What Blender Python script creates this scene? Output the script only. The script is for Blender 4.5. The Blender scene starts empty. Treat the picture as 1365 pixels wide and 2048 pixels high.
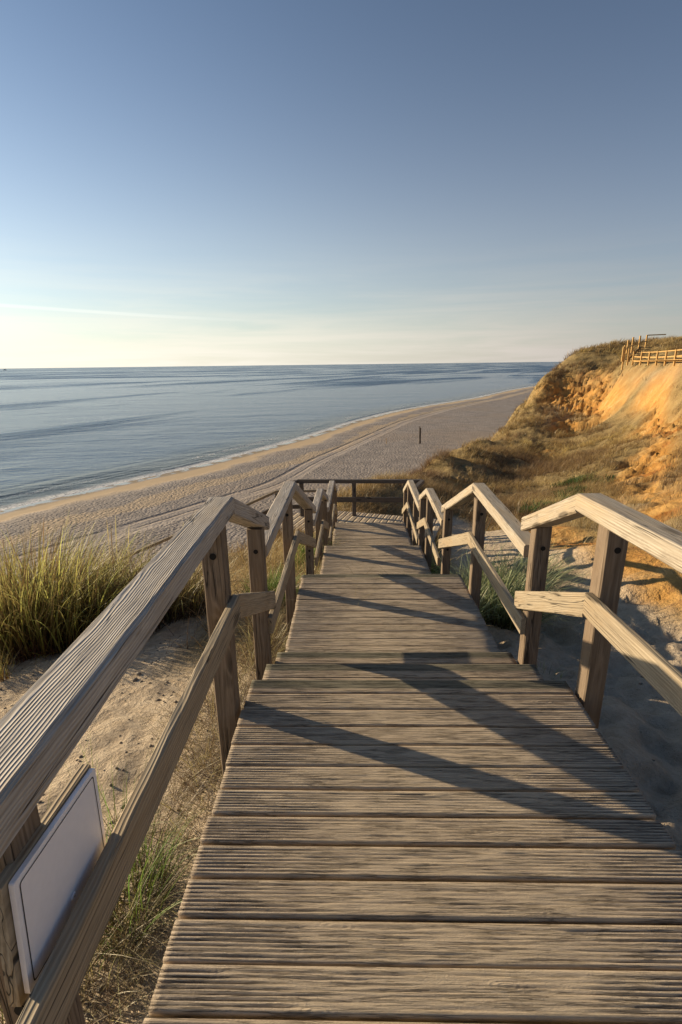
import bpy, math, random
import numpy as np
from mathutils import Matrix, Vector
rng = np.random.default_rng(7); random.seed(7)
SC = bpy.context.scene
COL = SC.collection
RAD = math.radians
SUN_EL, SUN_A = 14.0, 0.42          # elevation in degrees; sun stands towards (-1, SUN_A)
EXPO = 0.72

# ------------------------------------------------------------------ helpers
def link(o, parent=None):
    COL.objects.link(o)
    if parent is not None: o.parent = parent
    return o
def tag(o, label, cat=None, group=None, kind=None):
    if label: o['label'] = label
    if cat: o['category'] = cat
    if group: o['group'] = group
    if kind: o['kind'] = kind
    return o
def empty(name, loc, label, cat, group=None):
    o = bpy.data.objects.new(name, None); o.location = loc; o.empty_display_size = .2
    link(o); return tag(o, label, cat, group)
class MB:
    def __init__(s): s.v=[]; s.f=[]; s.a={}; s.n=0
    def add(s, V, F, **attrs):
        V=np.asarray(V,float); 
        s.v.append(V); s.f.extend([tuple(int(i)+s.n for i in f) for f in F])
        for k,a in attrs.items(): s.a.setdefault(k,[]).append(np.asarray(a,float))
        s.n+=len(V)
    def build(s, name, mat, parent=None, smooth=False, origin=None):
        V=np.concatenate(s.v)
        o0=np.zeros(3)
        if parent is not None: o0=np.array(parent_world(parent))
        if origin is not None and parent is None: o0=np.array(origin,float)
        V=V-o0
        me=bpy.data.meshes.new(name); me.from_pydata(V.tolist(),[],s.f); 
        for k,a in s.a.items():
            a=np.concatenate(a)
            if len(a)!=len(V): continue
            if a.ndim==2:
                at=me.attributes.new(k,'FLOAT_VECTOR','POINT'); at.data.foreach_set('vector',a.astype(np.float32).ravel())
            else:
                at=me.attributes.new(k,'FLOAT','POINT'); at.data.foreach_set('value',a.astype(np.float32))
        if smooth: me.polygons.foreach_set('use_smooth',[True]*len(me.polygons))
        me.materials.append(mat); me.update()
        o=bpy.data.objects.new(name,me); link(o,parent)
        if parent is None and origin is not None: o.location=origin
        return o
def parent_world(p):
    l=Vector(p.location)
    while p.parent is not None:
        p=p.parent; l=l+Vector(p.location)
    return l
def mesh_np(name, V, faces, mat, attrs=None, smooth=False, parent=None):
    """faces: list of int arrays (n,k)"""
    me=bpy.data.meshes.new(name)
    V=np.asarray(V,np.float32)
    if parent is not None: V=V-np.array(parent_world(parent),np.float32)
    me.vertices.add(len(V)); me.vertices.foreach_set('co',V.ravel())
    idx=np.concatenate([f.ravel() for f in faces]).astype(np.int32)
    tot=np.concatenate([np.full(len(f),f.shape[1]) for f in faces]).astype(np.int32)
    st=np.concatenate([[0],np.cumsum(tot)[:-1]]).astype(np.int32)
    me.loops.add(len(idx)); me.loops.foreach_set('vertex_index',idx)
    me.polygons.add(len(tot)); me.polygons.foreach_set('loop_start',st)
    try: me.polygons.foreach_set('loop_total',tot)
    except Exception: pass
    if smooth: me.polygons.foreach_set('use_smooth',np.ones(len(tot),bool))
    for k,a in (attrs or {}).items():
        a=np.asarray(a,np.float32)
        if a.ndim==2:
            at=me.attributes.new(k,'FLOAT_VECTOR','POINT'); at.data.foreach_set('vector',a.ravel())
        else:
            at=me.attributes.new(k,'FLOAT','POINT'); at.data.foreach_set('value',a)
    me.materials.append(mat); me.update(calc_edges=True); me.validate()
    o=bpy.data.objects.new(name,me); link(o,parent)
    return o
def vnoise(x,y,seed=0):
    xi=np.floor(x).astype(np.int64); yi=np.floor(y).astype(np.int64)
    fx=x-xi; fy=y-yi; fx=fx*fx*(3-2*fx); fy=fy*fy*(3-2*fy)
    def h(a,b):
        n=(a*374761393+b*668265263+seed*982451653)&0x7fffffff
        n=((n^(n>>13))*1274126177)&0x7fffffff
        return ((n^(n>>16))&0xffff)/65535.
    return (h(xi,yi)*(1-fx)+h(xi+1,yi)*fx)*(1-fy)+(h(xi,yi+1)*(1-fx)+h(xi+1,yi+1)*fx)*fy
def fbm(x,y,o=4,seed=0,g=.5):
    s=0;a=1;t=0
    for k in range(o):
        s=s+a*vnoise(x*2**k+17.3*k,y*2**k-9.1*k,seed+k); t+=a; a*=g
    return s/t
def sstep(a,b,x):
    t=np.clip((x-a)/(b-a),0,1); return t*t*(3-2*t)

# ------------------------------------------------------------------ node helpers
def newmat(name):
    m=bpy.data.materials.new(name); m.use_nodes=True
    nt=m.node_tree; nt.nodes.clear(); return m,nt
class N:
    def __init__(s,nt): s.nt=nt
    def n(s,t,**k):
        nd=s.nt.nodes.new(t)
        for a,b in k.items(): setattr(nd,a,b)
        return nd
    def l(s,a,b): s.nt.links.new(a,b)
    def put(s,sock,v):
        if isinstance(v,bpy.types.NodeSocket): s.l(v,sock)
        else: sock.default_value=v
    def m(s,op,a,b=None,c=None,clamp=False):
        nd=s.n('ShaderNodeMath',operation=op,use_clamp=clamp); s.put(nd.inputs[0],a)
        if b is not None: s.put(nd.inputs[1],b)
        if c is not None: s.put(nd.inputs[2],c)
        return nd.outputs[0]
    def attr(s,name): return s.n('ShaderNodeAttribute',attribute_name=name)
    def noise(s,vec,scale,detail=3,rough=.55,dist=0):
        nd=s.n('ShaderNodeTexNoise'); s.put(nd.inputs['Vector'],vec); nd.inputs['Scale'].default_value=scale
        nd.inputs['Detail'].default_value=detail; nd.inputs['Roughness'].default_value=rough; nd.inputs['Distortion'].default_value=dist
        return nd.outputs['Fac']
    def mapv(s,vec,scale=(1,1,1),loc=(0,0,0),rot=(0,0,0)):
        nd=s.n('ShaderNodeMapping'); s.l(vec,nd.inputs[0]); nd.inputs['Scale'].default_value=scale
        nd.inputs['Location'].default_value=loc; nd.inputs['Rotation'].default_value=rot; return nd.outputs[0]
    def mix(s,f,a,b):
        nd=s.n('ShaderNodeMix',data_type='RGBA'); s.put(nd.inputs[0],f)
        for k,v in ((6,a),(7,b)):
            if isinstance(v,bpy.types.NodeSocket): s.l(v,nd.inputs[k])
            else: nd.inputs[k].default_value=(*v,1) if len(v)==3 else v
        return nd.outputs[2]
    def ss(s,x,a,b):
        nd=s.n('ShaderNodeMapRange',interpolation_type='SMOOTHSTEP'); s.put(nd.inputs[0],x)
        nd.inputs[1].default_value=a; nd.inputs[2].default_value=b; nd.inputs[3].default_value=0; nd.inputs[4].default_value=1
        return nd.outputs[0]
    def bump(s,h,dist,strength=1,normal=None):
        nd=s.n('ShaderNodeBump'); s.l(h,nd.inputs['Height']); nd.inputs['Distance'].default_value=dist; nd.inputs['Strength'].default_value=strength
        if normal is not None: s.l(normal,nd.inputs['Normal'])
        return nd.outputs[0]
    def out(s,sh): o=s.n('ShaderNodeOutputMaterial'); s.l(sh,o.inputs[0])
    def pbsdf(s,col,rough=.8,normal=None,spec=.3):
        p=s.n('ShaderNodeBsdfPrincipled')
        if isinstance(col,bpy.types.NodeSocket): s.l(col,p.inputs['Base Color'])
        else: p.inputs['Base Color'].default_value=(*col,1)
        s.put(p.inputs['Roughness'],rough); p.inputs['Specular IOR Level'].default_value=spec
        if normal is not None: s.l(normal,p.inputs['Normal'])
        return p

def wood_mat(name, light, dark, ridge=.006, depth=.0016, ringamp=.9, warm=(0.30,0.21,0.12)):
    m,nt=newmat(name); g=N(nt)
    wc=g.attr('wc').outputs['Vector']
    sep=g.n('ShaderNodeSeparateXYZ'); g.l(wc,sep.inputs[0])
    A,U,V=sep.outputs
    # wander of the rings along the grain
    w=g.noise(g.mapv(wc,(1.6,7,7)),1,3,.5)
    w2=g.noise(g.mapv(wc,(7,26,26)),1,2,.5)
    # knots
    vo=g.n('ShaderNodeTexVoronoi'); g.l(g.mapv(wc,(2.1,7.5,7.5)),vo.inputs['Vector']); vo.inputs['Scale'].default_value=1
    d=vo.outputs['Distance']
    k=g.m('EXPONENT',g.m('MULTIPLY',g.m('MULTIPLY',d,d),-22.0))
    r=g.m('SQRT',g.m('ADD',g.m('MULTIPLY',U,U),g.m('MULTIPLY',V,V)))
    r=g.m('ADD',r,g.m('MULTIPLY',w,.030)); r=g.m('ADD',r,g.m('MULTIPLY',w2,.007)); r=g.m('ADD',r,g.m('MULTIPLY',k,.022))
    ph=g.m('MULTIPLY',r,2*math.pi/ridge)
    s=g.m('MULTIPLY_ADD',g.m('SINE',ph),.5,.5)
    s=g.m('POWER',s,1.5)
    fine=g.noise(g.mapv(wc,(6,170,170)),1,4,.65)
    # cracks: long thin checks
    cn=g.noise(g.mapv(wc,(1.1,34,34)),1,2,.45)
    crack=g.ss(g.m('ABSOLUTE',g.m('SUBTRACT',cn,.52)),.016,.0)
    cm=g.ss(g.noise(g.mapv(wc,(1.3,4,4),(5,2,1)),1,2),.46,.54)
    crack=g.m('MULTIPLY',crack,cm)
    kc=g.ss(d,.20,.10)       # knot core
    big=g.noise(g.mapv(wc,(2.5,9,9),(3,3,3)),1,4,.6)
    s=g.m('MULTIPLY',s,g.m('MULTIPLY_ADD',g.ss(g.noise(g.mapv(wc,(2,30,30),(7,7,7)),1,3,.6),.35,.65),.75,.25))
    f=g.m('ADD',g.m('MULTIPLY',s,.30),g.m('MULTIPLY',fine,.82))
    f=g.ss(f,.12,.82)
    col=g.mix(f,dark,light)
    col=g.mix(g.m('MULTIPLY',g.ss(big,.42,.72),.55),col,warm)
    stain=g.ss(g.noise(g.mapv(wc,(5,16,16),(9,1,4)),1,4,.7),.58,.74)
    col=g.mix(g.m('MULTIPLY',stain,.35),col,tuple(c*.45 for c in dark))
    col=g.mix(g.m('MULTIPLY',kc,.75),col,tuple(c*.4 for c in dark))
    col=g.mix(g.m('MULTIPLY',crack,.9),col,(.015,.012,.01))
    hgt=g.m('SUBTRACT',g.m('ADD',g.m('MULTIPLY',s,ringamp),g.m('MULTIPLY',fine,.55)),g.m('MULTIPLY',crack,2.2))
    nr=g.bump(hgt,depth,1.0)
    g.out(g.pbsdf(col,.75,nr,.25).outputs[0]); return m
def deck_mat(name, tint=1.0):
    m,nt=newmat(name); g=N(nt)
    wc=g.attr('wc').outputs['Vector']; edge=g.attr('edge').outputs['Fac']
    groove=g.attr('groove').outputs['Fac']
    bt=g.attr('bt').outputs['Fac']
    fine=g.noise(g.mapv(wc,(11,290,60)),1,4,.7)
    w=g.noise(g.mapv(wc,(2.2,24,10)),1,3,.6)
    sandn=g.noise(g.mapv(wc,(9,60,10),(4,4,0)),1,5,.75)
    grit=g.noise(g.mapv(wc,(.6,1,1)),230,3,.8)
    col=g.mix(g.ss(g.m('ADD',g.m('MULTIPLY',fine,.7),g.m('MULTIPLY',w,.35)),.28,.72),(.31,.25,.185),(.585,.48,.36))
    col=g.mix(g.m('MULTIPLY',bt,.40),col,(.275,.21,.16))
    sf=g.m('SUBTRACT',g.m('ADD',sandn,g.m('MULTIPLY',groove,.05)),g.m('MULTIPLY',edge,.16))
    sf=g.ss(sf,.30,.60)
    sandc=g.mix(grit,(.44,.35,.235),(.64,.53,.38))
    col=g.mix(g.m('MULTIPLY',sf,.62),col,sandc)
    # grooves between the ridges darker where sand is thin, most towards board ends
    col=g.mix(g.m('MULTIPLY',g.m('MULTIPLY',groove,g.m('SUBTRACT',1.0,sf)),g.m('MULTIPLY_ADD',edge,.5,.2)),col,(.09,.07,.052))
    hair=g.noise(g.mapv(wc,(3.2,150,40),(1,7,0)),1,3,.6); hair=g.ss(g.m('ABSOLUTE',g.m('SUBTRACT',hair,.5)),.030,.008)
    hair=g.m('MULTIPLY',hair,g.ss(g.noise(g.mapv(wc,(4,30,1),(8,8,0)),1,2),.38,.55))
    col=g.mix(g.m('MULTIPLY',hair,.50),col,(.07,.052,.038))
    green=g.m('MULTIPLY',g.attr('green').outputs['Fac'],.62)
    col=g.mix(green,col,(.03,.055,.038))
    knot=g.n('ShaderNodeTexVoronoi'); g.l(g.mapv(wc,(2.4,9,1)),knot.inputs['Vector']); knot.inputs['Scale'].default_value=1
    kd=knot.outputs['Distance']
    rings=g.m('MULTIPLY',g.m('MULTIPLY_ADD',g.m('SINE',g.m('MULTIPLY',kd,120)),.5,.5),g.ss(kd,.22,.05))
    gn=g.noise(g.mapv(wc,(5,140,30),(2,0,0)),1,5,.7)
    h=g.m('ADD',g.m('MULTIPLY',gn,1.0),g.m('MULTIPLY',grit,.55)); h=g.m('ADD',h,g.m('MULTIPLY',rings,.35)); h=g.m('ADD',h,g.m('MULTIPLY',sandn,.5)); h=g.m('SUBTRACT',h,g.m('MULTIPLY',hair,.7))
    nr=g.bump(h,.0046,1.0)
    g.out(g.pbsdf(col,.82,nr,.2).outputs[0]); return m
def plain(name,col,rough=.6,spec=.4,var=.12,scale=30,metal=0):
    m,nt=newmat(name); g=N(nt)
    tc=g.n('ShaderNodeTexCoord').outputs['Object']
    n=g.noise(tc,scale,4,.6)
    c=g.mix(g.ss(n,.3,.75),col,tuple(x*(1-var) for x in col))
    p=g.pbsdf(c,rough,g.bump(n,.0006,.5),spec); p.inputs['Metallic'].default_value=metal
    g.out(p.outputs[0]); return m

M={}
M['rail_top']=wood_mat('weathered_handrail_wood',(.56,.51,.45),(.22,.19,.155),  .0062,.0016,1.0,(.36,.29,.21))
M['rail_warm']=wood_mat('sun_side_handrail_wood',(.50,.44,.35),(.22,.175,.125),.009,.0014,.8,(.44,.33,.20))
M['post']=wood_mat('brown_post_wood',(.27,.205,.145),(.105,.075,.05),.009,.0016,.8,(.20,.135,.08))
M['mid']=wood_mat('mid_rail_wood',(.42,.35,.25),(.19,.15,.10),.010,.0015,.8,(.33,.24,.14))
M['far']=wood_mat('dark_landing_wood',(.17,.14,.115),(.06,.05,.042),.010,.0015,.8,(.11,.085,.065))
M['gold']=wood_mat('new_yellow_wood',(.56,.36,.14),(.36,.21,.07),.02,.001,.6,(.55,.33,.10))
M['deck']=deck_mat('grooved_deck_wood')

# ------------------------------------------------------------------ camera
CAMZ=1.6
def cam_axes(pitch,roll,yaw):
    p,r,y=map(math.radians,(pitch,roll,yaw))
    fw=Vector((math.sin(y)*math.cos(p),math.cos(y)*math.cos(p),-math.sin(p)))
    rt=Vector((math.cos(y),-math.sin(y),0)); up=rt.cross(fw)
    return rt*math.cos(r)-up*math.sin(r), up*math.cos(r)+rt*math.sin(r), fw
rt,up,fw=cam_axes(16.4,.70,-1.34)
cam=bpy.data.cameras.new('camera'); camo=bpy.data.objects.new('camera',cam); link(camo)
camo.matrix_world=Matrix(((rt.x,up.x,-fw.x,0),(rt.y,up.y,-fw.y,0),(rt.z,up.z,-fw.z,CAMZ),(0,0,0,1)))
cam.sensor_fit='VERTICAL'; cam.sensor_height=24; cam.lens=24*1004/2048; cam.clip_start=.05; cam.clip_end=90000
SC.camera=camo

# ------------------------------------------------------------------ terrain height
CP=np.array([(-1.28, 14.5, -2.76), (-0.58, 19.0, -3.46), (0.91, 24.0, -4.14), (3.0, 31.0, -5.28), (6.1, 39.0, -5.83), (8.6, 44.0, -5.96), (11.71, 50.0, -6.25), (17.48, 60.0, -6.07), (22.26, 68.0, -4.75), (25.64, 74.0, -3.63), (27.57, 78.0, -3.33), (28.2, 79.5, -2.16), (29.16, 81.0, -1.1), (30.97, 83.0, -0.26), (33.02, 85.0, 0.22), (29.47, 66.0, -3.88), (25.93, 61.0, -4.8), (22.89, 56.0, -5.73), (19.1, 50.0, -6.22), (15.98, 45.0, -6.64), (13.1, 40.0, -6.73), (10.47, 35.0, -6.48), (7.97, 30.0, -6.04), (6.27, 26.0, -5.43), (4.13, 19.0, -4.14), (26.88, 72.0, -3.51), (26.79, 68.0, -4.21), (20.73, 62.0, -5.75), (16.12, 55.0, -6.79), (12.24, 48.0, -6.67), (7.96, 40.5, -6.38), (5.27, 33.5, -5.68), (3.2, 25.0, -4.74), (33.22, 83.0, 0.62), (34.32, 81.0, 0.7), (35.71, 79.0, 0.62), (36.72, 76.0, 0.49), (32.56, 80.5, -0.38), (33.57, 78.5, -0.64), (34.91, 76.5, -0.82), (35.53, 75.0, -1.0), (30.51, 77.0, -3.15), (31.1, 75.5, -3.93), (31.83, 73.5, -3.87), (32.5, 72.0, -3.29), (34.08, 73.0, -2.42), (35.37, 73.0, -0.13), (33.12, 70.5, -1.3), (31.27, 69.0, -2.51), (29.87, 67.8, -3.38), (28.33, 66.0, -4.38), (34.67, 68.0, -0.03), (33.14, 66.0, -1.62), (31.18, 63.5, -2.98), (29.25, 61.0, -4.07), (31.39, 58.5, -0.31), (29.4, 56.0, -1.93), (27.57, 54.0, -3.59), (29.43, 53.0, -0.77), (28.12, 49.0, -1.98), (26.23, 41.5, -0.6), (24.9, 41.0, -2.58), (24.98, 46.0, -3.94), (23.4, 48.0, -5.09), (19.82, 42.0, -5.5), (16.92, 38.0, -5.77), (14.23, 34.0, -5.86), (11.03, 28.5, -5.68), (19.09, 37.0, -4.67), (17.76, 31.0, -4.29), (19.54, 30.0, -3.22), (12.07, 25.0, -4.8), (12.3, 21.0, -4.12), (12.37, 18.5, -3.16), (8.86, 23.0, -5.0), (6.33, 18.0, -3.95), (8.49, 19.0, -3.96), (31.06, 55.0, 0.75), (27.89, 44.5, 0.59), (29.67, 50.0, 0.67), (31.77, 60.0, 0.58), (38.76, 80.0, 0.8), (38.83, 92.0, 1.83), (36.31, 90.0, 1.68), (41.24, 98.0, 2.82), (43.95, 98.0, 3.14), (46.15, 96.0, 3.24), (43.03, 84.0, 3.6), (35.3, 67.0, 1.62), (34.85, 62.0, 1.71), (32.95, 53.0, 1.89), (38.41, 62.0, 2.72), (44.37, 72.0, 4.18), (43.12, 76.0, 3.56), (34.55, 89.0, 0.4), (32.83, 63.0, 1.28), (32.45, 59.0, 1.34), (31.48, 55.0, 1.34), (30.32, 50.5, 1.35), (29.0, 46.5, 1.35), (5.66, 8.2, -1.53), (7.83, 11.5, -2.15), (7.21, 13.0, -2.78), (5.59, 13.0, -2.63), (3.0, 6.9, -1.75), (3.4, 5.7, -1.45), (3.8, 4.9, -1.28), (4.4, 5.4, -0.9), (4.0, 6.4, -1.2), (3.7, 7.6, -1.3), (5.5, 4.0, -0.5), (5.0, 2.0, -0.3), (5.0, 0.0, 0.0), (5.0, -4.0, 1.0), (8.0, -4.0, 1.5), (8.0, 2.0, 0.9), (12.0, 4.0, 2.2), (12.0, -4.0, 2.5), (14.0, 10.0, 2.2), (25.0, 15.0, 3.5), (40.0, 30.0, 3.5), (60.0, 50.0, 4.0), (62.0, 80.0, 4.2), (78.0, 110.0, 2.0), (58.0, 125.0, -1.0), (50.0, 112.0, -0.5), (42.0, 104.0, -0.8), (36.0, 112.0, -8.0), (-1.6, -4.0, 0.27), (0.3, -4.0, 0.35), (2.4, -4.0, 0.07), (-1.6, -2.0, -0.13), (0.3, -2.0, -0.05), (2.4, -2.0, -0.33), (-1.6, 0.0, -0.53), (0.3, 0.0, -0.45), (2.4, 0.0, -0.73), (-1.6, 2.0, -0.83), (0.3, 2.0, -0.75), (2.4, 2.0, -1.03), (-1.6, 4.0, -1.13), (0.3, 4.0, -1.05), (2.4, 4.0, -1.33), (-1.6, 6.0, -1.5), (0.3, 6.0, -1.42), (2.4, 6.0, -1.7), (-1.6, 8.0, -1.8), (0.3, 8.0, -1.72), (2.4, 8.0, -2.0), (-1.6, 10.0, -2.13), (0.3, 10.0, -2.05), (2.4, 10.0, -2.33), (-1.6, 13.0, -2.7), (0.3, 13.0, -2.62), (2.4, 13.0, -2.9), (-3.5, 2.0, -1.05), (-3.5, 5.0, -1.6), (-3.5, 8.0, -2.25), (-4.0, 11.0, -2.9), (-7.0, 2.0, -1.5), (-7.0, 6.0, -2.3), (-7.0, 9.0, -3.1), (-8.0, -3.0, -1.0), (-3.0, 13.5, -3.9), (-11.0, 8.0, -4.6), (-9.0, 11.5, -4.8), (-16.0, 5.0, -5.0), (-14.0, -4.0, -3.0), (-18.0, 14.0, -11.0), (-8.0, 17.0, -8.5), (-3.0, 19.0, -7.0), (1.0, 17.0, -4.0), (3.0, 17.0, -4.3), (-10.0, 26.0, -15.0), (-20.0, 22.0, -16.0), (-30.0, 10.0, -13.0), (-30.0, -4.0, -9.0), (-5.0, 28.0, -13.0), (-1.0, 30.0, -11.0), (-2.0, 36.0, -15.0), (3.0, 40.0, -13.5), (7.0, 48.0, -13.5), (2.0, 50.0, -16.0), (11.0, 56.0, -13.5), (15.0, 64.0, -13.5), (20.0, 72.0, -13.5), (8.0, 68.0, -17.0), (24.0, 79.0, -13.0), (18.0, 84.0, -17.0), (28.0, 88.0, -13.5), (27.0, 98.0, -17.0), (38.0, 104.0, -13.0), (36.0, 116.0, -17.0), (50.0, 135.0, -10.0), (46.0, 150.0, -17.0)])
ORANGE=[[(5.9, 17.3), (6.6, 16.1), (5.7, 11.6), (5.7, 9.2), (4.8, 7.0), (3.9, 5.4), (3.8, 5.8), (3.6, 6.3), (3.6, 7.1), (4.2, 10.0), (4.3, 11.6)], [(16.7, 31.1), (20.7, 35.9), (23.6, 43.2), (25.5, 44.2), (27.7, 51.5), (28.6, 51.8), (29.0, 49.3), (26.8, 42.6), (15.9, 24.2), (14.4, 24.0), (13.2, 25.1)], [(32.9, 81.4), (35.5, 78.4), (31.7, 59.8), (30.4, 54.9), (28.9, 53.9), (28.0, 54.0), (27.9, 57.4), (28.0, 64.4), (27.3, 69.1), (26.5, 72.4), (27.7, 78.2), (28.6, 79.7), (30.0, 79.1)], [(12.8, 23.6), (14.3, 24.2), (15.6, 23.6), (8.7, 12.9), (7.2, 11.8), (8.1, 14.7), (9.8, 16.4)], [(6.5, 33.0), (7.9, 34.5), (5.0, 21.8), (4.3, 21.4)], [(15.8, 45.1), (18.6, 48.7), (18.6, 46.6), (15.1, 41.7)], [(24.6, 60.7), (26.7, 56.4), (23.4, 53.4), (22.5, 56.5)]]
DARK=[[(12.1, 28.9), (14.4, 30.6), (13.3, 27.6), (11.0, 25.4)], [(7.5, 18.7), (10.9, 23.9), (10.2, 21.9), (7.2, 17.3)], [(6.7, 18.4), (7.8, 20.1), (7.0, 17.4), (6.4, 17.2)], [(31.0, 82.1)]]
SPARSE=[[(13.6, 22.9), (15.9, 24.2), (7.3, 10.6), (7.7, 13.7), (11.1, 21.9)], [(26.0, 67.7), (28.5, 64.2), (23.5, 56.3), (21.3, 57.9)], [(34.0, 80.2), (35.0, 80.9), (28.8, 46.2), (27.0, 42.9), (31.6, 59.2)]]
def _U(r2): return np.where(r2>1e-9,.5*r2*np.log(np.maximum(r2,1e-9)),0)
_S=20.
_X=CP[:,:2]/_S
_n=len(CP); _A=np.zeros((_n+3,_n+3)); _A[:_n,:_n]=_U(((_X[:,None]-_X[None])**2).sum(-1))+np.eye(_n)*4e-4
_A[:_n,_n]=1; _A[:_n,_n+1:]=_X; _A[_n,:_n]=1; _A[_n+1:,:_n]=_X.T
_b=np.zeros(_n+3); _b[:_n]=CP[:,2]; _w=np.linalg.solve(_A,_b)
def H0(x,y):
    q=np.stack([np.ravel(x),np.ravel(y)],1)/_S; out=np.empty(len(q))
    for i in range(0,len(q),20000):
        d=((q[i:i+20000,None]-_X[None])**2).sum(-1)
        out[i:i+20000]=_U(d)@_w[:-3]+_w[-3]+q[i:i+20000]@_w[-2:]
    return out.reshape(np.shape(x))
def polymask(x,y,polys,soft=.5):
    """soft inside mask from world polygons"""
    m=np.zeros(np.shape(x))
    for poly in polys:
        if len(poly)<3: continue
        P=np.array(poly); inside=np.zeros(np.shape(x),bool); dist=np.full(np.shape(x),1e9)
        for i in range(len(P)):
            a=P[i]; b=P[(i+1)%len(P)]
            c=((a[1]>y)!=(b[1]>y)); dx=(b[0]-a[0])*(y-a[1])/((b[1]-a[1]) if abs(b[1]-a[1])>1e-9 else 1e-9)+a[0]
            inside^=(c&(x<dx))
            ab=b-a; t=np.clip(((x-a[0])*ab[0]+(y-a[1])*ab[1])/(ab@ab+1e-9),0,1)
            dist=np.minimum(dist,np.hypot(x-a[0]-t*ab[0],y-a[1]-t*ab[1]))
        sd=np.where(inside,dist,-dist)/soft
        m=np.maximum(m,sstep(-1,1,sd+2.4*(fbm(x/soft*.7,y/soft*.7,3,5)-.5)))
    return m
def softness(y): return .25+.022*np.maximum(y,0)
def zone(x,y):
    sf=softness(y)
    org=polymask(x,y,ORANGE,sf); drk=polymask(x,y,DARK,sf); sp=polymask(x,y,SPARSE,sf)
    return org,drk,sp
def path_mask(x,y):
    # bare trodden sand: strip at the right of the walkway, running down between bank and walkway, and a patch at the left
    cx=np.interp(y,[-5,3,6,10,14,20,27],[3.0,2.6,2.6,3.0,3.4,4.0,5.2]); hw=np.interp(y,[-5,3,6,10,14,18,20],[2.6,1.7,1.2,1.0,.8,.5,-1.])
    r=sstep(.35,-.25,np.abs(x-cx)-hw+.5*(fbm(x*1.3,y*1.3,3,9)-.5))
    l=sstep(6.9,6.0,y+1.6*(fbm(x*.8,y*.8,3,11)-.5))*sstep(-5.2,-4.2,x+1.2*(fbm(x,y,3,12)-.5))*sstep(.2,-.2,x)
    l=l*(1-.85*sstep(-2.2,-1.5,x+.7*(fbm(x*2,y*2,3,13)-.5))*sstep(3.6,4.6,y))
    return np.maximum(r,l), r, l
def Hd(x,y,detail=True):
    h=H0(x,y)
    if detail:
        far=sstep(8,40,y)
        h=h+ far*.8*(fbm(x*.19,y*.19,5,21,.58)-.5)*sstep(12,40,y)
        bmp=fbm(x*.55+4,y*.40,4,27,.55); h=h+.8*(bmp-.5)*sstep(20,40,y)*sstep(100,70,y)
        h=h+ .4*(fbm(x*.55,y*.55,4,22)-.5)*sstep(10,18,y)
        h=h+ .10*(fbm(x*.9,y*.9,3,24)-.5)*sstep(.9,2.2,np.abs(x-.3))
        org=polymask(x,y,ORANGE,softness(y))
        # rills running down the bare slope (towards -x)
        u=y*.92+x*.38
        n1=fbm(u*.50+.8*fbm(x*.2,y*.2,2,3),x*.09,3,31); ril=np.clip(1-np.abs(n1-.5)/.12,0,1)
        h=h-org*(ril**1.3)*np.interp(y,[0,10,16,36,52,72],[.10,.14,.45,1.1,1.5,1.8])
        n2=fbm(u*1.35+.5*fbm(x*.5,y*.5,2,8),x*.22,3,35); ril2=np.clip(1-np.abs(n2-.5)/.10,0,1)
        h=h-org*ril2*np.interp(y,[0,10,40,70],[.08,.08,.45,.70])
        h=h+org*np.interp(y,[0,8,15,40,60],[.16,.20,.5,1.3,1.4])*(fbm(x*1.5,y*1.5,5,33,.62)-.5)
        _,r,l=path_mask(x,y)
        # footprints in loose sand
        fp=fbm(x*4.4,y*4.4,2,41)
        h=h+.24*(fp-.5)*np.maximum(r*np.interp(y,[0,5.5,7.5],[1.2,1.0,.25]),l*.42)*sstep(30,10,y)
        a=np.array((32.2,62.)); b=np.array((28.6,43.)); ab=b-a
        tt=np.clip(((x-a[0])*ab[0]+(y-a[1])*ab[1])/(ab@ab),0,1); dd=np.hypot(x-a[0]-tt*ab[0],y-a[1]-tt*ab[1])
        q=sstep(4.2,1.8,dd); h=h*(1-q)+q*(H0(x,y)+.12*(fbm(x*.9,y*.9,3,91)-.5)-org*(1.2*ril+.4*ril2)*sstep(1.4,3.2,dd))
    return h
ZS=-16.5   # sea level

# shoreline and tracks
SHORE=np.array([(-150,-140),(-112,-60),(-85,-10),(-66,28),(-54,50),(-46.7,63),(-42.3,70.8),(-37.4,79.9),(-30.5,89.5),(-24.3,102.7),(-18.9,114.9),(-11.1,132),(-.65,163),(14.8,198.2),(35,230.3),(65.3,273.8),(106.7,350.3),(141.7,405.4),(190,470),(260,560),(420,760)],float)
TRACK=np.array([(-90,-60),(-62,-5),(-37,38),(-23,60),(-12.8,75.7),(-8.1,94.9),(-.5,116.2),(15.3,161.6),(34.4,200.3),(79,275.6),(120,345),(200,470)],float)
def resample(P,n):
    d=np.r_[0,np.cumsum(np.hypot(*np.diff(P,axis=0).T))]
    t=np.linspace(0,d[-1],n)
    Q=np.stack([np.interp(t,d,P[:,0]),np.interp(t,d,P[:,1])],1)
    for _ in range(max(3,int(60*(n/900)**2))): Q[1:-1]=(Q[:-2]+2*Q[1:-1]+Q[2:])/4
    return Q
SH=resample(SHORE,420); TR=resample(TRACK,300)
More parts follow.
